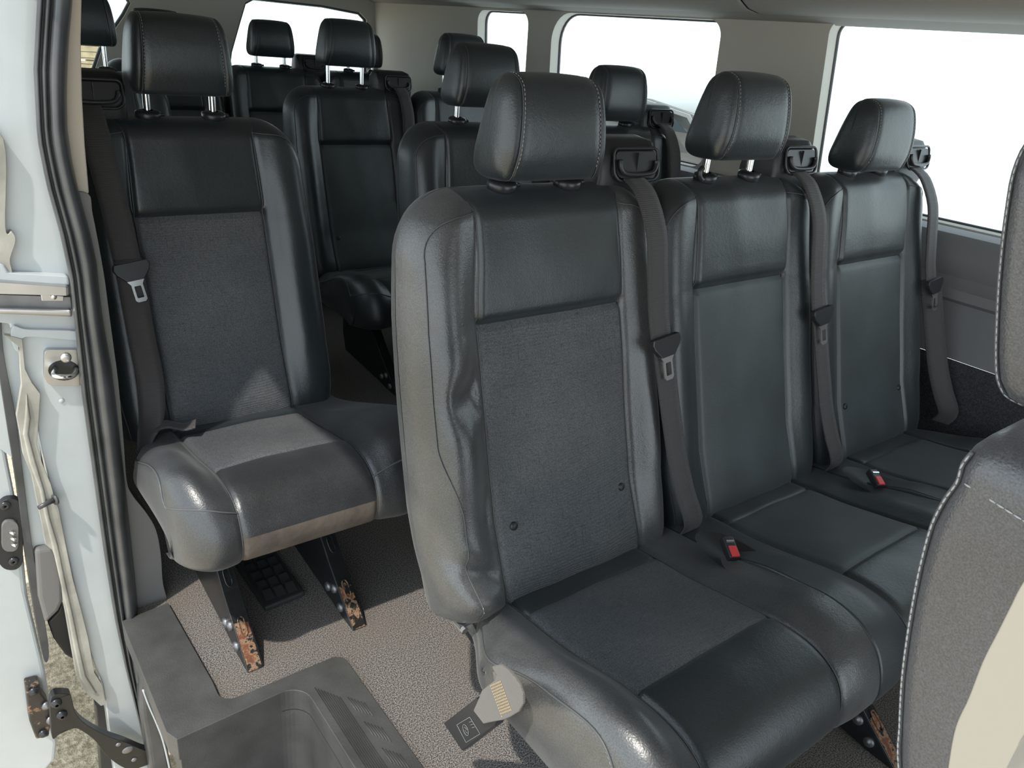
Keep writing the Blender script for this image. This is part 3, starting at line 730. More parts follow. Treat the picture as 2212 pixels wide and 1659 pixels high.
# torn lower corner: frame bracket showing between backrest and cushion, and the dangling buckle
m = MB(); m.tube([(-.215, -.215, .335), (-.222, -.25, .318), (-.218, -.30, .312)], .006, 8); m.tube([(-.20, -.22, .34), (-.205, -.27, .322)], .005, 8)
m.box((-.200, -.25, .318), (.05, .09, .006)); m.build('hinge_bracket', DULL, bench, False)
def sx(pxs, x, th): m = MB(); m.prism([at(a, b, 'x', x) for a, b in pxs], (th, 0, 0)); return m
ds = sx([(1062, 1440), (1082, 1436), (1098, 1448), (1110, 1462), (1122, 1480), (1129, 1500), (1130, 1520), (1120, 1538), (1100, 1550), (1085, 1556), (1062, 1560), (1044, 1564), (1022, 1535), (1034, 1508), (1040, 1492), (1068, 1470), (1072, 1458)], -.284, .0045).build('dangling_strap', WEBG, bench, False, .0015)
ds['label'] = 'faded grey webbing fold with ochre stitching'
sx([(1064, 1452), (1100, 1452), (1118, 1486), (1124, 1520), (1104, 1540), (1072, 1500)], -.2765, .004).build('strap_fold', WEBG, ds, False, .001)
def dvec(a, b): return (Vector(b) - Vector(a))
c0 = at(1068, 1460, 'x', -.276); 
m = MB()
for k in range(9):
    a = at(1060 + 2.6 * k, 1482 - 1.2 * k, 'x', -.2848); b = at(1084 + 2.6 * k, 1548 - 1.4 * k, 'x', -.2848)
    m.dashes([a, b], .0036, .0026, .0006)
m.build('strap_stitching', YEL, ds)
corn = [at(*p, 'x', -.276) for p in ((957, 1563), (998, 1624), (1068, 1570), (1075, 1550), (1040, 1508), (1028, 1508))]
m = MB(); m.prism(corn, (.016, 0, 0)); bk_ = m.build('dangling_buckle', BLKS, bench, False, .0025); bk_['label'] = 'dark grey buckle hanging open by the bench side'
m = MB(); pts = [at(*p, 'x', -.2768) for p in ((987, 1566), (1007, 1604), (1037, 1585), (1015, 1549))]; m.tube(pts + [pts[0]], .0006, 5, False)
cen = at(1006, 1577, 'x', -.2768); m.tube([cen + dvec(at(1006, 1577, 'x', -.2768), at(1006 + 5 * cos(t) + 6 * sin(t) * .6, 1577 + 12 * sin(t), 'x', -.2768)) for t in [2 * pi * k / 16 for k in range(17)]], .0006, 5, False)
m.tube([at(1003, 1570, 'x', -.277), at(1009, 1576, 'x', -.277), at(1004, 1578, 'x', -.277), at(1010, 1584, 'x', -.277)], .0005, 5, False)
for k in range(3): m.tube([at(1014 + 3 * k, 1560 + 6 * k, 'x', -.277), at(1020 + 3 * k, 1558 + 6 * k, 'x', -.277)], .0006, 5, False)
m.build('buckle_marking', GREYM, bk_)

# ------------------------------------------------------------------ single seats on the door side
def single(label, loc, lift, name='single_seat', gd=True, fine=True, lift2=0):
    r = empty(name, loc); tag(r, label, 'seat', 'black van seats')
    put_back(r, 0, 'S', Back(wl=.228, wr=.245, rl=.08, rr=.10, el=.045, er=.045, wi=.129, bol=.024), lower=FAB, buttons=False, fine=fine)
    put_headrest(r, 0, lift, Y=-.100, dx=-.004, fine=fine)
    put_cushion(r, 0, 'S', Cushion(wl=.225, wr=.298, rl=.085, rr=.12, el=.040, er=.050, bol=.030, wi=.128, band=True), insert=FAB, shell=LEA_D, nose=LEA_D, pipes=(-1, 1), fine=fine)
    frame_rails(r, -.17, .19)
    put_leg(r, -.128, rust=True); put_leg(r, .090, rust=True)
    return r
sd = single('black leather single seat by the door jamb with rusty-toed legs standing on the speckled carpet', (-.297, .787, 0), .030)
g = put_guide(sd, -.175, Y=-.080, Z=.925)
A = [(-.180, -.122, .958), (-.180, -.155, .93), (-.176, -.19, .86), (-.170, -.215, .78), (-.166, -.235, .71), (-.164, -.25, .665)]
B_ = [(-.164, -.245, .69), (-.163, -.255, .62), (-.162, -.275, .54), (-.160, -.30, .46), (-.170, -.322, .39), (-.186, -.332, .355), (-.196, -.338, .325), (-.199, -.342, .300)]
tw = []
nB = (len(B_) - 1) * 4 + 1
for k in range(nB):
    f = k / (nB - 1); a = sm((f - .35) / .5) * 1.25; tw.append((1 - .25 * sm((f - .5) / .4), (cos(a), -sin(a), 0)))
bl = link('seat_belt', strap_mesh(catmull(A, 4), .049), WEB, sd); link('lap_strap', strap_mesh(catmull(B_, 4), .049, tw=tw), WEB, bl)
g1 = link('belt_tongue', T_GRIP, BLKS, bl, (-.160, -.248, .672)); g1.rotation_euler = (-.24, -.14, 0); bevel(g1, .002)
g2 = link('tongue_plate', T_PLATE, CHR, bl, (-.160, -.248, .672)); g2.rotation_euler = (-.24, -.14, 0); g2['label'] = 'chrome latch plate'
m = MB(); m.lathe([(0, .005), (.008, .004), (.010, 0), (.010, -.004)], axis=(-.5, -.8, .2), n=16); m.build('anchor_bolt', STEEL, bl, loc=(-.201, -.352, .300))
m = MB(); m.prism([Vector((-.206, -.36, .285)), Vector((-.206, -.33, .285)), Vector((-.206, -.33, .312)), Vector((-.206, -.36, .312))], (.006, 0, 0)); m.build('anchor_plate', BLKM, bl, False, .002)
m = strap_mesh(catmull([(-.176, -.33, .365), (-.150, -.345, .378), (-.120, -.36, .372), (-.10, -.372, .380)], 5), .022, (0, 1, .2)); link('loose_strap_end', m, WEB, bl)
sd2 = single('black leather single seat mostly hidden, behind the seat by the door jamb', (-.262, 1.95, 0), .060, fine=False)
put_guide(sd2, -.175)

# ------------------------------------------------------------------ benches behind
def rear_bench(label, loc, xs, lifts, key, guides, belts=True):
    r = empty('bench_seat', loc); tag(r, label, 'bench seat', 'black van seats')
    first = Back(wl=.245, wr=.235, rl=.09, rr=.07, el=.055, er=.035, bol=.016, bl=.022); fc = Cushion(wl=.243, rl=.08, el=.045, bol=.016, bl=.03)
    for i, x in enumerate(xs):
        if i == 0: put_back(r, x, 'R0', first, lower=PERF, fine=False); put_cushion(r, x, 'R0', fc, insert=PERF, pipes=(-1,), fine=False)
        elif i == len(xs) - 1: put_back(r, x, 'E', BENCH_E['back'], lower=PERF); put_cushion(r, x, 'E', BENCH_E['cu'], insert=PERF, pipes=(1,))
        else: put_back(r, x, 'M', BENCH_M['back'], lower=PERF, buttons=False); put_cushion(r, x, 'M', BENCH_M['cu'], insert=PERF)
        put_headrest(r, x, lifts[i], Y=-.1, fine=False, dx=-.008)
        if guides[i]:
            put_guide(r, x + .185)
            if belts: put_belt(r, x + .193, 'rb%d%s' % (i, key), ztong=.60)
    put_leg(r, xs[0] - .10, rust=False); put_leg(r, xs[-1] + .06, rust=False); frame_rails(r, xs[0] - .2, xs[-1] + .2)
    return r
rear_bench('black leather two-place bench seat directly behind the three-place bench', (.437, .78, 0), [0, .47], [.026, .0], 'E', [1, 1])
rear_bench('black leather two-place bench seat, second behind the three-place bench', (.520, 1.72, 0), [0, .47], [.055, .045], 'F', [1, 1])
rear_bench('black leather bench seat farthest back, right in front of the rear doors', (.622, 2.68, 0), [-.47, 0, .44], [.03, .028, .01], 'H', [0, 1, 0], belts=False)

# ------------------------------------------------------------------ front passenger seat at the right edge
fs = empty('front_passenger_seat', (-.150, -.70, 0)); tag(fs, 'black leather front passenger seat with pale stitched edge, cut off by the right edge', 'seat')
def loft(name, rear, x0, x1, depth, mat, parent, rr=.014, rf=.045, bulge=.008, dome=.03, ext=None):
    """upholstered block: rear silhouette (y, z) list bottom to top, widths x0..x1, going forward by depth"""
    rows = []; zt = rear[-1][1]
    for (y, z) in rear:
        e = zt - z; k = 1 if e >= dome else sqrt(max(0.0, 1 - (1 - e / dome) ** 2)) * .5 + .5
        if e < 1e-6: k = .5
        eb = z - rear[0][1]
        if ext and eb < ext: k *= .72 + .28 * sqrt(max(0, 1 - (1 - eb / ext) ** 2))
        ins = dome * (1 - k); xa, xb = x0 + ins, x1 - ins; ya, yb = y - ins * .3, y - depth + ins * .6
        loop = []
        for (cx, cy, r, a0) in ((xa + rr, ya - rr, rr, 180), (xb - rr, ya - rr, rr, 90), (xb - rf, yb + rf, rf, 0), (xa + rf, yb + rf, rf, -90)):
            for q in range(7):
                a = math.radians(a0 - 90 * q / 6); loop.append(Vector((cx + r * cos(a), cy + r * sin(a), z)))
        # gentle bulge of the long sides
        for p in loop:
            f = sin(pi * max(0, min(1, (ya - p.y) / depth)))
            if p.x < (xa + xb) / 2: p.x -= bulge * f
            else: p.x += bulge * f
        rows.append(loop)
    mb = MB(); mb.grid(rows, True); n = len(rows[0])
    mb.f.append(tuple(range(n))[::-1]); e = (len(rows) - 1) * n; mb.f.append(tuple(e + k for k in range(n)))
    o = mb.build(name, mat, parent); return o, rows
FSO = Vector((-.150, -.70, 0))
def yz(pxs, x): return [(p.y - FSO.y, p.z) for p in [at(a, b, 'x', x) for a, b in pxs]]
XS = -.350
rear = yz([(1930, 1659), (1931, 1560), (1936, 1460), (1947, 1370), (1960, 1290), (1976, 1210), (1998, 1130), (2025, 1075), (2052, 1036)], XS)
y0_, z0_ = rear[0]
rear = [(y0_ - .17, z0_ - .42), (y0_ - .10, z0_ - .25), (y0_ - .035, z0_ - .08)] + rear
yt, zt_ = rear[-1]
rear += [(yt + .001, zt_ + .010), (yt, zt_ + .018), (yt - .003, zt_ + .025), (yt - .008, zt_ + .030)]
fb, frow = loft('backrest', rear, XS - FSO.x, .20, .135, LEA_N, fs, dome=.030, bulge=.016)
ed = [r[3] + Vector((-.0008, .0008, 0)) for r in frow]; ed = catmull(ed[2:-2], 4)
m = MB(); m.tube(ed, .0014, 8); m.build('piping', PIPE, fb)
m = MB(); m.dashes([p + Vector((-.0020, -.0004, 0)) for p in ed], .0046, .0040, .0007)
hs = []
for k in range(20):
    f = .05 + .95 * k / 19; r = frow[-5]; p = Vector((XS - FSO.x - .008 * sin(pi * f) - .002, rear[-5][0] - .004 - f * .125, rear[-5][1] + .003 + .004 * sin(pi * f) - .02 * f)); hs.append(p)
m.dashes(hs, .0046, .0040, .0007)
m.build('stitching', THREAD, fb)
XH = -.272
hr = yz([(2170, 872), (2150, 852), (2141, 815), (2139, 760), (2141, 690), (2145, 610), (2152, 530), (2162, 450), (2176, 370), (2196, 305), (2215, 262)], XH)
ha, hrow = loft('headrest', hr, XH - FSO.x, .115, .095, LEA_N, fs, dome=.03, ext=.02, rr=.012)
ed = catmull([r[3] + Vector((-.0008, .0008, 0)) for r in hrow], 3)
m = MB(); m.tube(ed, .0012, 8); m.build('piping', PIPE, ha)
m = MB(); m.dashes([p + Vector((-.0016, -.0006, 0)) for p in ed], .0046, .0038, .0005); m.build('stitching', THREAD, ha)
for sx_ in (-.062, .062):
    m = MB(); m.lathe([(.0062, -.07), (.0062, .03)], n=14); m.build('headrest_post', CHR, ha, True, loc=(sx_ , hr[0][0] - .05, hr[0][1]))
    m = MB(); m.lathe([(0, .012), (.018, .012), (.021, .008), (.021, -.01)], n=20, sx=1.3); m.build('post_collar', BLKS, fs, True, loc=(sx_, hr[0][0] - .05, zt_ + .030))
cu_ = Cushion(wl=.235, wr=.235, rl=.08, rr=.08, el=.04, er=.04, bol=.02)
mm = cu_.build()
for k, nm in (('shell', 'seat_cushion'), ('insert', 'cushion_insert'), ('rear', 'rear_cushion_strip'), ('nose', 'cushion_nose')):
    link(nm, mm[k], LEA_D if k != 'insert' else FAB, fs, (.03, -.14, .08))
m = MB(); m.box((.03, -.56, .18), (.38, .38, .30)); m.box((.03, -.56, .02), (.42, .44, .04)); m.build('seat_base', BLK, fs, False, .01)

# ------------------------------------------------------------------ shell of the van
st = dict(kind='structure')
# floor with the step well cut out
o = plate([(-.60, -2.2), (1.36, -2.2), (1.36, 3.0), (-.60, 3.0), (-.60, .55), (-.555, .50), (-.555, .356), (-.50, .356), (-.50, .035), (-.265, .035), (-.265, -.94), (-.60, -.94)], [], lambda u, v, d: Vector((u, v, d)), -.02, 'floor', CARPET)
tag(o, 'speckled grey carpet floor of the van', None, None, 'structure')
# headliner
sec = [(1.345, 1.25), (1.30, 1.262), (1.22, 1.29), (1.10, 1.33), (.92, 1.37), (.7, 1.40), (.38, 1.415), (.1, 1.41), (-.15, 1.395), (-.36, 1.37), (-.50, 1.345), (-.60, 1.31), (-.64, 1.27)]
m = MB(); ys = [-2.2, -1.6, -1.0, -.4, .2, .8, 1.4, 2.0, 2.6, 3.0]
m.grid([[Vector((x, y, z)) for x, z in sec] for y in ys]); m.grid([[Vector((x + (.02 if x > 1 else 0), y, z + .05)) for x, z in sec] for y in ys])
o = m.build('ceiling', LINER); tag(o, 'grey fabric headliner of the van', None, None, 'structure')
# header covers above the windows, three lengths with a joint between
for i, (ya, yb) in enumerate(((-2.2, .500), (.506, 1.72), (1.726, 2.99))):
    m = MB(); sc_ = [(1.338, 1.284), (1.30, 1.268), (1.25, 1.266), (1.20, 1.274), (1.16, 1.293), (1.14, 1.322), (1.15, 1.350)]
    def rw(y, k): return [Vector((1.25 + (x - 1.25) * k, y, 1.29 + (z - 1.29) * k)) for x, z in sc_]
    m.grid([rw(ya, .93), rw(ya + .006, .99), rw(ya + .014, 1)] + [rw(lerp(ya + .014, yb - .014, k / 8), 1) for k in range(1, 8)] + [rw(yb - .014, 1), rw(yb - .006, .99), rw(yb, .93)])
    o = m.build('trim_%d' % (i + 1), LINER); tag(o, ['grey header cover above the largest side window', 'grey header cover above the middle side window', 'grey header cover above the rearmost side window'][i], None, None, 'structure')
# far side wall with three window openings
WX = lambda z: 1.362 - (z - .786) * .066
def wallm(u, v, d): return Vector((WX(v) + d, u, v))
W1 = rrect(-.95, .318, .80, 1.262, [.05, .06, .07, .05]); W1 = [(u + .030 * (1.262 - v) / .45 * (-1 if u > 0 else 0), v) for u, v in W1]
W2 = rrect(.690, 1.520, .80, 1.250, [.11, .05, .05, .12], 8)
W3 = rrect(1.668, 2.030, .80, 1.245, [.05, .05, .05, .09], 6); W3 = [(u + .02 * (1.245 - v) / .45 * (1 if u < 1.8 else 0), v) for u, v in W3]
W1 = rrect(-1.0, .318, .80, 1.266, [.04, .06, .06, .05])
W1 = [(u - .03 * (1.266 - v) / .46 if u > 0 else u, v) for u, v in W1]
W1 = [(u + (.0 if u > 0 else 0), v) for u, v in W1]
o = plate([(-2.2, .78), (2.99, .78), (2.99, 1.30), (-2.2, 1.30)], [W1, W2, W3], wallm, .055, 'wall_left', PILLG)
tag(o, 'grey trimmed side wall with three windows', None, None, 'structure')
for i, hl in enumerate((W1, W2, W3)):
    m = MB(); loop = [wallm(u, v, .050) for u, v in hl]; m.prism(loop, (.004, 0, 0))
    o = m.build('window_%d' % (i + 1), GLASS, None, False); tag(o, ['large side window next to the three-place bench', 'middle side window', 'narrow rearmost side window'][i], None, None, 'structure')
    m = MB(); lp = [wallm(u, v, .046) for u, v in hl]; m.tube(lp + [lp[0]], .006, 6, False); m.build('window_rubber', RUB, o)
# lower panel: ledge, upper hard panel with a ridge, carpeted foot
sec = [(1.375, .795), (1.335, .797), (1.300, .790), (1.285, .770), (1.285, .705), (1.292, .690), (1.282, .672), (1.270, .664), (1.268, .640), (1.280, .630), (1.283, .5), (1.280, .49)]
m = MB(); m.grid([[Vector((x, y, z)) for x, z in sec] for y in (-2.2, -1.2, -.2, .8, 1.8, 2.99)])
o = m.build('trim_4', GREYM, None, True, auto=True); tag(o, 'grey hard panel with a ridge below the side windows', None, None, 'structure')
m = MB(); m.grid([[Vector((x, y, z)) for x, z in ((1.279, .49), (1.272, .47), (1.272, .0))] for y in (-2.2, 2.99)])
o = m.build('trim_5', CARPB, None, False); tag(o, 'dark carpeted lower side panel', None, None, 'structure')
# rear doors
h1 = [(.555, .86), (.58, .835), (1.27, .835), (1.295, .86), (1.30, 1.10), (1.29, 1.17), (1.25, 1.20), (1.05, 1.215), (.70, 1.215), (.655, 1.19), (.625, 1.11), (.575, .97)]
h2 = [(-.46, .86), (-.43, .835), (-.07, .835), (-.025, .86), (.01, .94), (.06, 1.01), (.12, 1.09), (.150, 1.14), (.135, 1.17), (.09, 1.185), (-.35, 1.185), (-.42, 1.15), (-.46, 1.0)]
o = plate([(-.62, .0), (1.40, .0), (1.40, 1.36), (1.2, 1.40), (.3, 1.44), (-.4, 1.41), (-.62, 1.33)], [h1, h2], lambda u, v, d: Vector((u, 2.985 + d, v)), .05, 'wall_rear', PILLG)
tag(o, 'grey inner face of the rear doors', None, None, 'structure')
for i, hl in enumerate((h1, h2)):
    m = MB(); m.prism([Vector((u, 3.02, v)) for u, v in hl], (0, .004, 0)); o = m.build('window_%d' % (i + 4), GLASS, None, False)
    tag(o, ['rear door window behind the farthest bench', 'rear door window on the door side'][i], None, None, 'structure')
    m = MB(); lp = [Vector((u, 3.005, v)) for u, v in hl]; m.tube(lp + [lp[0]], .012, 8, False); m.build('window_rubber', RUB, o)
    if i:
        m = MB()
        for z in (.88, .905, .93, .955): m.tube([(-.44, 3.018, z), (-.02 + (z - .86) * .6, 3.018, z)], .0012, 5)
        m.build('heater_line', BLK, o)
# door side wall behind the jamb
def wr(u, v, d): return Vector((-.60 + .02 * (v - .8) * (1 if v > .8 else 0) - d, u, v))
k1 = rrect(.78, 1.75, .84, 1.20, .06); k2 = rrect(1.90, 2.80, .84, 1.20, .06)
o = plate([(.44, 0), (2.99, 0), (2.99, 1.32), (.44, 1.32)], [k1, k2], wr, .06, 'wall_right', PILLG); tag(o, 'grey side wall behind the sliding door', None, None, 'structure')
for i, hl in enumerate((k1, k2)):
    m = MB(); m.prism([wr(u, v, .05) for u, v in hl], (-.004, 0, 0)); o = m.build('window_%d' % (i + 6), GLASS, None, False); tag(o, ['side window on the door side beside the row-two single seat', 'rearmost side window on the door side'][i], None, None, 'structure')

# ------------------------------------------------------------------ door jamb on the left
def pp(pxs, y): return [at(a, b, 'y', y) for a, b in pxs]
def ccat(p, n=5):
    L_ = len(p); res = []
    for i in range(L_):
        a, b, c, d = p[i - 1], p[i], p[(i + 1) % L_], p[(i + 2) % L_]
        for k in range(n):
            t = k / n; res.append(tuple(.5 * ((2 * b[j]) + (c[j] - a[j]) * t + (2 * a[j] - 5 * b[j] + 4 * c[j] - d[j]) * t * t + (3 * b[j] - a[j] - 3 * c[j] + d[j]) * t ** 3) for j in (0, 1)))
    return res
def slab(name, pxs, y, th, mat, parent=None, bev=.003, mb=None):
    if name in ('trim_9', 'jamb_rib', 'jamb_fold', 'hinge_arm', 'door_gasket'): pxs = ccat(pxs)
    m = MB(); m.prism(pp(pxs, y), (0, th, 0)); return m.build(name, mat, parent, False, bev)
body = slab('wall_front', [(-70, -430), (185, -430), (150, -160), (130, 150), (140, 400), (185, 600), (205, 850), (245, 1200), (270, 1330), (325, 1659), (345, 1760), (262, 1760), (246, 1659), (229, 1524), (222, 1480), (182, 1380), (150, 1216), (120, 1106), (76, 900), (62, 840), (40, 760), (20, 700), (-70, 690)], .420, .05, WHITE)
body.name = 'trim_6'; tag(body, 'white painted metal door jamb with a door striker', None, None, 'structure')
slab('jamb_rib', [(-70, 300), (8, 300), (12, 490), (26, 500), (34, 520), (22, 560), (20, 600), (-70, 600)], .405, .02, SEALER, body, .006)
slab('jamb_step', [(20, 590), (148, 598), (150, 604), (152, 618), (-70, 612), (-70, 560), (10, 572)], .400, .03, WHITE, body, .004)
slab('jamb_fold', [(30, 705), (60, 712), (164, 716), (168, 735), (55, 728), (38, 760), (24, 730)], .410, .014, WHITE, body, .004)
# seam sealer strip
slab('seam_sealer', [(9, 724), (30, 728), (48, 733), (54, 797), (69, 827), (87, 851), (84, 902), (80, 959), (91, 1000), (110, 1046), (120, 1083), (127, 1100), (141, 1172), (157, 1249), (176, 1320), (190, 1376), (204, 1453), (221, 1480), (229, 1522), (218, 1525), (182, 1492), (165, 1458), (157, 1414), (138, 1304), (132, 1243), (113, 1188), (99, 1177), (91, 1133), (78, 1074), (69, 1028), (50, 982), (43, 937), (36, 900), (47, 833), (44, 793), (42, 751)], .408, .014, SEALER, body, .004)
slab('sealer_bead', [(58, 850), (66, 905), (62, 940), (78, 1000), (96, 1060), (108, 1120), (126, 1180), (140, 1250), (158, 1330), (172, 1400), (186, 1462), (210, 1500), (200, 1500), (174, 1466), (160, 1400), (147, 1330), (130, 1255), (114, 1185), (98, 1120), (86, 1060), (64, 1000), (50, 940), (54, 905)], .404, .008, SEALER, body, .003)
# guide rail channel of the sliding door
slab('door_rail', [(-70, 604), (152, 620), (153, 640), (-70, 634)], .385, .03, STEEL, body, .006)
slab('rail_channel', [(-70, 634), (153, 642), (156, 668), (-70, 664)], .402, .02, DULL, body, .001)
slab('rail_lip', [(-70, 664), (156, 670), (158, 686), (-70, 676)], .388, .03, STEEL, body, .005)
slab('rail_bracket', [(88, 636), (138, 640), (138, 650), (90, 650)], .392, .01, STEEL, body, .001)
m = MB(); m.lathe([(0, .004), (.004, .004), (.005, 0), (.005, -.004)], axis=(0, -1, 0), n=14); m.build('rail_bolt', STEEL, body, loc=at(116, 641, 'y', .389))
slab('jamb_back', [(-90, 676), (60, 690), (70, 800), (90, 1000), (130, 1180), (136, 1240), (80, 1250), (60, 1130), (40, 1000), (-90, 900)], .462, .006, WHITE, body, .001)
# striker
stk = MB(); q = rrect(96, 182, -834, -756, [14, 10, 22, 16], 5); stk.prism([at(a, -b, 'y', .408) for a, b in q], (0, .012, 0)); so = stk.build('door_striker', STEEL, body, False, .003)
m = MB(); c = at(143, 774, 'y', .404); m.lathe([(0, .002), (.004, .0015), (.008, .001), (.009, -.003)], axis=(0, -1, 0), n=20); m.build('striker_screw', STEEL, so, loc=c)
a = at(120, 797, 'y', .404); b = at(118, 812, 'y', .372); c = at(155, 812, 'y', .372); d = at(165, 797, 'y', .404)
m = MB(); m.tube(catmull([a, b, c, d], 6), .0042, 10); m.build('striker_loop', CHR, so)
m = MB(); q = [at(138 + 34 * cos(t), 800 + 22 * sin(t), 'y', .4075) for t in [2 * pi * k / 24 for k in range(24)]]; m.prism(q, (0, .003, 0)); m.build('striker_recess', BLKM, so, False)
m = MB(); c = at(106, 1084, 'y', .40); m.tube([c + Vector((-.018, -.012, 0)), c + Vector((.010, .004, 0))], [.0042, .0052], 10); m.lathe([(0, 0), (.010, 0), (.0105, .004), (0, .006)], c + Vector((.008, .002, 0)), (1, .4, 0), 16); m.build('rubber_stop', RUB, body)
for a_, b_ in ((103, 1150), (107, 610), (133, 866)):
    m = MB(); m.lathe([(0, .0015), (.003, .001), (.0045, 0)], axis=(0, -1, 0), n=12); m.build('dimple', WHITE, body, loc=at(a_, b_, 'y', .419))
# weather seal round the door opening: three soft ridges running down the jamb
LFT = [(-430, 118), (-160, 88), (0, 80), (150, 72), (300, 80), (400, 100), (500, 128), (600, 150), (740, 165), (850, 176), (1000, 197), (1200, 225), (1330, 246), (1450, 272), (1560, 300), (1659, 322), (1760, 345)]
RGT = [(-430, 196), (-160, 166), (0, 157), (100, 148), (200, 144), (280, 146), (350, 156), (420, 172), (500, 194), (560, 208), (640, 216), (700, 224), (800, 242), (950, 260), (1100, 276), (1250, 292), (1340, 300), (1450, 308), (1560, 325), (1659, 345), (1760, 362)]
rows = []
for k in range(69):
    py = lerp(-430, 1760, k / 68); xl, xr = interp(LFT, py), interp(RGT, py); r = []
    for f, dy in ((0, .05), (0, .030), (.05, .016), (.12, .012), (.17, .020), (.20, .026), (.23, .018), (.32, .010), (.40, .016), (.43, .026), (.46, .014), (.58, -.002), (.72, -.004), (.86, .004), (.95, .016), (1, .032), (1, .06)):
        r.append(at(lerp(xl, xr, f), py, 'y', .352 + dy))
    rows.append(r)
m = MB(); m.grid(rows); o = m.build('trim_7', RUB); tag(o, 'black rubber weather seal with soft ridges round the door opening', None, None, 'structure')
# pillar covers behind the seal
slab_o = slab('trim_8', [(200, -430), (166, -160), (150, 0), (140, 120), (138, 271), (146, 347), (160, 400), (165, 420), (193, 419), (188, 360), (184, 316), (178, 211), (175, 90), (177, 0), (188, -160), (224, -430)], .395, .045, CREAM, None, .003)
tag(slab_o, 'cream cloth-finished pillar cover beside the seal', None, None, 'structure')
o = slab('trim_9', [(160, 422), (193, 421), (200, 459), (212, 520), (226, 600), (236, 676), (246, 750), (256, 827), (267, 950), (274, 1037), (286, 1069), (318, 1110), (338, 1147), (348, 1200), (352, 1257), (362, 1296), (372, 1330), (360, 1420), (300, 1400), (280, 1200), (250, 1000), (230, 800), (205, 640), (180, 500)], .388, .06, GREYP, None, .006)
tag(o, 'grey plastic lower pillar cover widening towards the floor', None, None, 'structure')
# inner sill between seal and step
o = slab('trim_10', [(300, 1400), (330, 1480), (352, 1560), (372, 1659), (390, 1760), (340, 1760), (322, 1640), (305, 1540)], .33, .05, RUB, None, .01); MB().tube(catmull([at(a, b, 'y', .326) for a, b in ((309, 1490), (322, 1525), (338, 1562), (352, 1600), (366, 1659), (385, 1750))], 5), .0022, 6).build('sill_edge', WHITE, o)
tag(o, 'black sill rubber below the seal with a thin white edge', None, None, 'structure')

# ------------------------------------------------------------------ sliding door, slid back
door = slab('door_1', [(-120, 700), (-40, 760), (0, 900), (18, 1000), (44, 1130), (60, 1290), (84, 1390), (98, 1450), (112, 1540), (124, 1604), (120, 1640), (104, 1659), (80, 1685), (-120, 1700)], .470, .9, WHITE, None, .008)
tag(door, 'open white sliding door with latch contacts and a hinge arm', None, None, 'structure')
slab('door_gasket', [(0, 640), (8, 760), (34, 900), (52, 1040), (70, 1180), (92, 1310), (106, 1410), (94, 1424), (72, 1310), (52, 1180), (36, 1050), (12, 900), (-8, 760), (-14, 640)], .452, .02, RUB, door, .004)
slab('door_lining', [(4, 760), (34, 752), (46, 790), (48, 870), (34, 890), (14, 880)], .470, .03, GREYP, door, .006)
slab('door_lining', [(75, 1188), (112, 1184), (127, 1198), (131, 1215), (136, 1240), (137, 1300), (126, 1322), (98, 1350), (82, 1290)], .445, .04, GREYP, door, .008)
slab('lower_fairing', [(103, 1345), (126, 1322), (134, 1302), (150, 1345), (162, 1428), (142, 1416), (116, 1380)], .47, .06, BLK, door, .004)
slab('lower_fairing', [(56, 1080), (72, 1100), (90, 1170), (96, 1192), (80, 1195), (62, 1130)], .475, .04, BLK, door, .002)
m = MB(); q = rrect(-4, 50, -1232, -1078, [24, 26, 26, 24], 6); m.prism([at(a, -b, 'y', .455) for a, b in q], (0, .02, 0)); cp = m.build('contact_plate', BLK, door, False, .003)
m = MB(); q = rrect(4, 40, -1192, -1126, [15, 15, 15, 15], 5); m.prism([at(a, -b, 'y', .447) for a, b in q], (0, .01, 0)); m.build('contact_housing', GREYP, cp, False, .002)
for k in range(3):
    m = MB(); m.lathe([(0, .006), (.003, .006), (.0035, 0), (.0035, -.004)], axis=(.5, -.86, 0), n=12); m.build('contact_pin', CHR, cp, loc=at(26 + k * 2, 1151 + k * 13, 'y', .444))
for (a, b) in ((12, 1094), (30, 1214)):
    m = MB(); m.lathe([(.002, .001), (.004, .002), (.008, .001), (.009, -.002)], axis=(0, -1, 0), n=18); m.build('screw', BLKS, cp, loc=at(a, b, 'y', .452))
hb = slab('hinge_bracket', [(55, 1484), (85, 1476), (92, 1502), (104, 1518), (110, 1560), (106, 1592), (78, 1598), (64, 1560)], .44, .03, RUST2, door, .004)
for (a, b, c) in ((73, 1494, 0), (94, 1585, 0), (101, 1524, 1), (110, 1555, 1)):
    m = MB(); m.lathe([(0, .006), (.005, .006), (.006, .003), (.009, .002), (.009, -.002)], axis=(.4 * c, -1, 0), n=16); m.build('bracket_bolt', BLKS if not c else DULL, hb, loc=at(a, b, 'y', .436))
arm = slab('hinge_arm', [(112, 1506), (148, 1500), (156, 1512), (164, 1542), (188, 1566), (232, 1590), (272, 1604), (318, 1622), (340, 1612), (350, 1604), (362, 1640), (356, 1659), (330, 1650), (290, 1662), (262, 1656), (228, 1630), (205, 1600), (178, 1580), (160, 1574), (130, 1586), (114, 1596), (110, 1560)], .36, .02, BLKM, door, .004)
for (a, b) in ((122, 1520), (134, 1545)):
    m = MB(); m.lathe([(.003, .007), (.006, .007), (.008, .002), (.010, .001), (.010, -.002)], axis=(0, -1, 0), n=16); m.build('arm_bolt', BLKS, arm, loc=at(a, b, 'y', .358))
for (a, b, r) in ((256, 1608, .0045), (276, 1620, .009), (290, 1641, .005), (326, 1622, .006), (330, 1636, .006)):
    m = MB(); m.lathe([(0, .002), (r * .8, .002), (r, 0)], axis=(0, -1, 0), n=18, sx=1.3); m.build('arm_rivet', DULL, arm, loc=at(a, b, 'y', .3595))
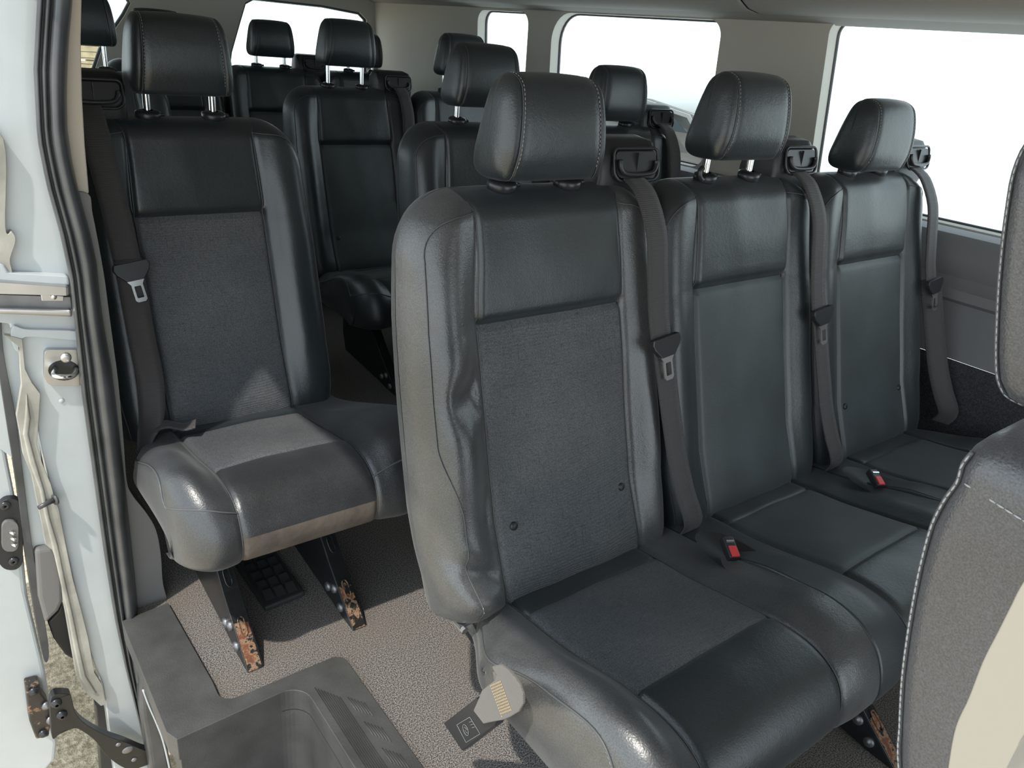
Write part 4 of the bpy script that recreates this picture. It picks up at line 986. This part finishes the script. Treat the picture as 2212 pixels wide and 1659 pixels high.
o = slab('trim_11', [(207, 1525), (229, 1528), (246, 1560), (256, 1600), (264, 1659), (270, 1760), (224, 1760), (214, 1600)], .45, .03, BLK, None, .003); tag(o, 'black lower body edge under the jamb', None, None, 'structure')
# cream trim of the front pillar close to the camera
m = MB(); m.prism([at(a, b, 'x', -.515) for a, b in ccat([(2300, 1130), (2212, 1254), (2182, 1310), (2154, 1366), (2122, 1429), (2091, 1509), (2063, 1572), (2047, 1659), (2036, 1760), (2120, 1780), (2150, 1710), (2174, 1659), (2194, 1620), (2212, 1588), (2300, 1480)])], (.03, 0, 0))
o = m.build('trim_12', CREAMP, None, False, .008); tag(o, 'cream plastic front pillar trim at the lower right corner', None, None, 'structure')

# ------------------------------------------------------------------ step well
rc = lambda cx, cy, r, a0, a1, n=6: [(cx + r * cos(math.radians(lerp(a0, a1, k / n))), cy + r * sin(math.radians(lerp(a0, a1, k / n)))) for k in range(n + 1)]
L = [(-.588, .352), (-.497, .362)] + [(-.488, .10)] + rc(-.463, .070, .026, 180, 262) + [(-.45, .0435)] + rc(-.282, .020, .025, 85, 0) + [(-.2545, -.95), (-.352, -.95)] + rc(-.395, -.030, .042, 0, 90, 8) + [(-.578, .006), (-.588, .03)]
m = MB(); m.prism([Vector((x, y, .010)) for x, y in L], (0, 0, -.050))
step = m.build('step_tray', TRAY, None, False, .011); tag(step, 'scuffed dark grey plastic step tray set into the floor at the door', 'step')
bpy.data.objects['step_tray'].modifiers['bevel'].segments = 5
m = MB(); m.prism([Vector((max(x, -.548 if y > .02 else -.576), y, -.035)) for x, y in L], (0, 0, -.235)); m.build('well_wall', TRAY, step, False, .004)
m = MB(); m.prism([Vector((x, y, -.245)) for x, y in ((-.66, -.95), (-.35, -.95), (-.35, .01), (-.66, .01))], (0, 0, -.02)); m.build('lower_tread', TRAY, step, False, .003)
m = MB(); ov = rrect(-.50, -.385, -.60, -.035, .035, 6); lp = [Vector((x, y, -.2435)) for x, y in ov]; m.tube(lp + [lp[0]], .002, 6, False)
for k in range(14):
    x = -.492 + .0077 * k; m.tube([(x, -.55, -.243), (x, -.055, -.243)], .0016, 4)
m.build('tread_ribs', TRAY, step)
m = MB()
for k in range(9):
    x = -.338 + .0036 * k; m.tube([(x, -.95, .0105), (x, -.010 - .0055 * k, .0105)], .0011, 4)
for j in range(9):
    for k in range(6):
        x = -.297 + .0038 * k; y = -.062 - .066 * j - .0055 * k; m.tube([(x, y, .0105), (x + .0, y - .036, .0105)], .0011, 4)
m.build('grip_ribs', TRAY, step)
# ribbed rubber pad under the single seat
m = MB(); c = Vector((-.2925, .342, 0)); m.prism([c + Vector(p) for p in ((-.047, .095, .0), (.046, .082, .0), (.045, -.094, .0), (-.044, -.100, .0))], (0, 0, .014))
pad = m.build('floor_vent', PAD, None, False, .004); tag(pad, 'black ribbed rubber floor vent pad between the legs of the single seat', 'vent')
m = MB()
for i in range(3):
    for j in range(5):
        cc = c + Vector((-.025 + .025 * i, -.068 + .034 * j, .014)); m.add([cc + Vector((-.010, -.014, 0)), cc + Vector((.010, -.014, 0)), cc + Vector((.010, .014, 0)), cc + Vector((-.010, .014, 0)), cc + Vector((-.009, .012, .008)), cc + Vector((.009, .012, .008))], [(0, 1, 2, 3), (0, 1, 5, 4), (3, 2, 5, 4), (0, 3, 4), (1, 2, 5)])
m.build('pad_rib', PAD, pad, False)

# ------------------------------------------------------------------ outside
m = MB(); m.grid([[Vector((x, y, -.62)) for x in (-14, -8, -3, .9)] for y in (-12, -4, 4, 14)]); o = m.build('ground', GRAVEL); tag(o, 'sandy gravel ground outside the van', None, None, 'structure')
car = empty('parked_car', (3.23, 3.88, -.62)); car.rotation_euler = (0, 0, math.radians(12)); tag(car, 'silver car parked outside the middle side window', 'car')
def cs(y, k=1): return y
prf = [(-1.88, .25), (-1.95, .80), (-1.88, 1.30), (-1.72, 1.46), (-1.4, 1.51), (-.3, 1.52), (.7, 1.50), (1.25, 1.36), (1.85, 1.22), (1.95, .7), (1.9, .25)]
m = MB(); rows = []
for x, kz, kx in ((-.80, .0, 0), (-.82, .0, 0), (-.84, .5, 0), (-.80, 1, .0), (-.70, 1, 0), (.70, 1, 0), (.80, 1, 0), (.84, .5, 0), (.82, 0, 0)):
    rows.append([Vector((x * (1 - .16 * max(0, (z - 1.30) / .55)), y, z if abs(x) < .83 else min(z, 1.3 + (z - 1.3) * .9))) for y, z in prf])
m.grid(rows)
for r in (rows[0], rows[-1]):
    n0 = len(m.v); m.v += [Vector(p) for p in r]; m.f.append(tuple(n0 + i for i in range(len(r))))
m.build('car_body', SILVER, car, True, auto=True)
m = MB(); 
for sx_ in (-1, 1): m.prism([Vector((sx_ * (.845 - .16 * .8 * max(0, (z - 1.30) / .55)), y, z)) for y, z in ((-1.76, 1.365), (-1.64, 1.44), (-1.40, 1.485), (.65, 1.48), (1.00, 1.40), (1.02, 1.365))], (sx_ * .006, 0, 0))
m.build('side_glass', DKG, car, False)
for y in (-1.25, 1.25):
    for sx_ in (-.78, .78):
        m = MB(); m.lathe([(0, -.09), (.30, -.09), (.32, -.06), (.32, .06), (.30, .09), (.2, .09), (.19, .07), (0, .07)], (sx_, y, .32), (1 if sx_ > 0 else -1, 0, 0), 28); m.build('wheel', BLK, car)
fen = MB(); x1 = at(224, 110, 'y', 7.0).x; zt0 = at(200, 88, 'y', 7.0).z
ff = empty('wooden_fence', (x1 - 1.5, 7.0, -.62)); tag(ff, 'pale wooden plank fence outside the rear door window', 'fence')
for k in range(9):
    h0 = k * (zt0 + .62) / 9; fen.box((0, 0, h0 + (zt0 + .62) / 18), (3.0, .03, (zt0 + .62) / 9 - .012))
fen.build('planks', WOOD, ff, False, .003)
for x in (-1.4, 0, 1.4): MB().box((x, .04, (zt0 + .62) / 2), (.09, .05, zt0 + .62)).build('fence_post', WOOD, ff, False)
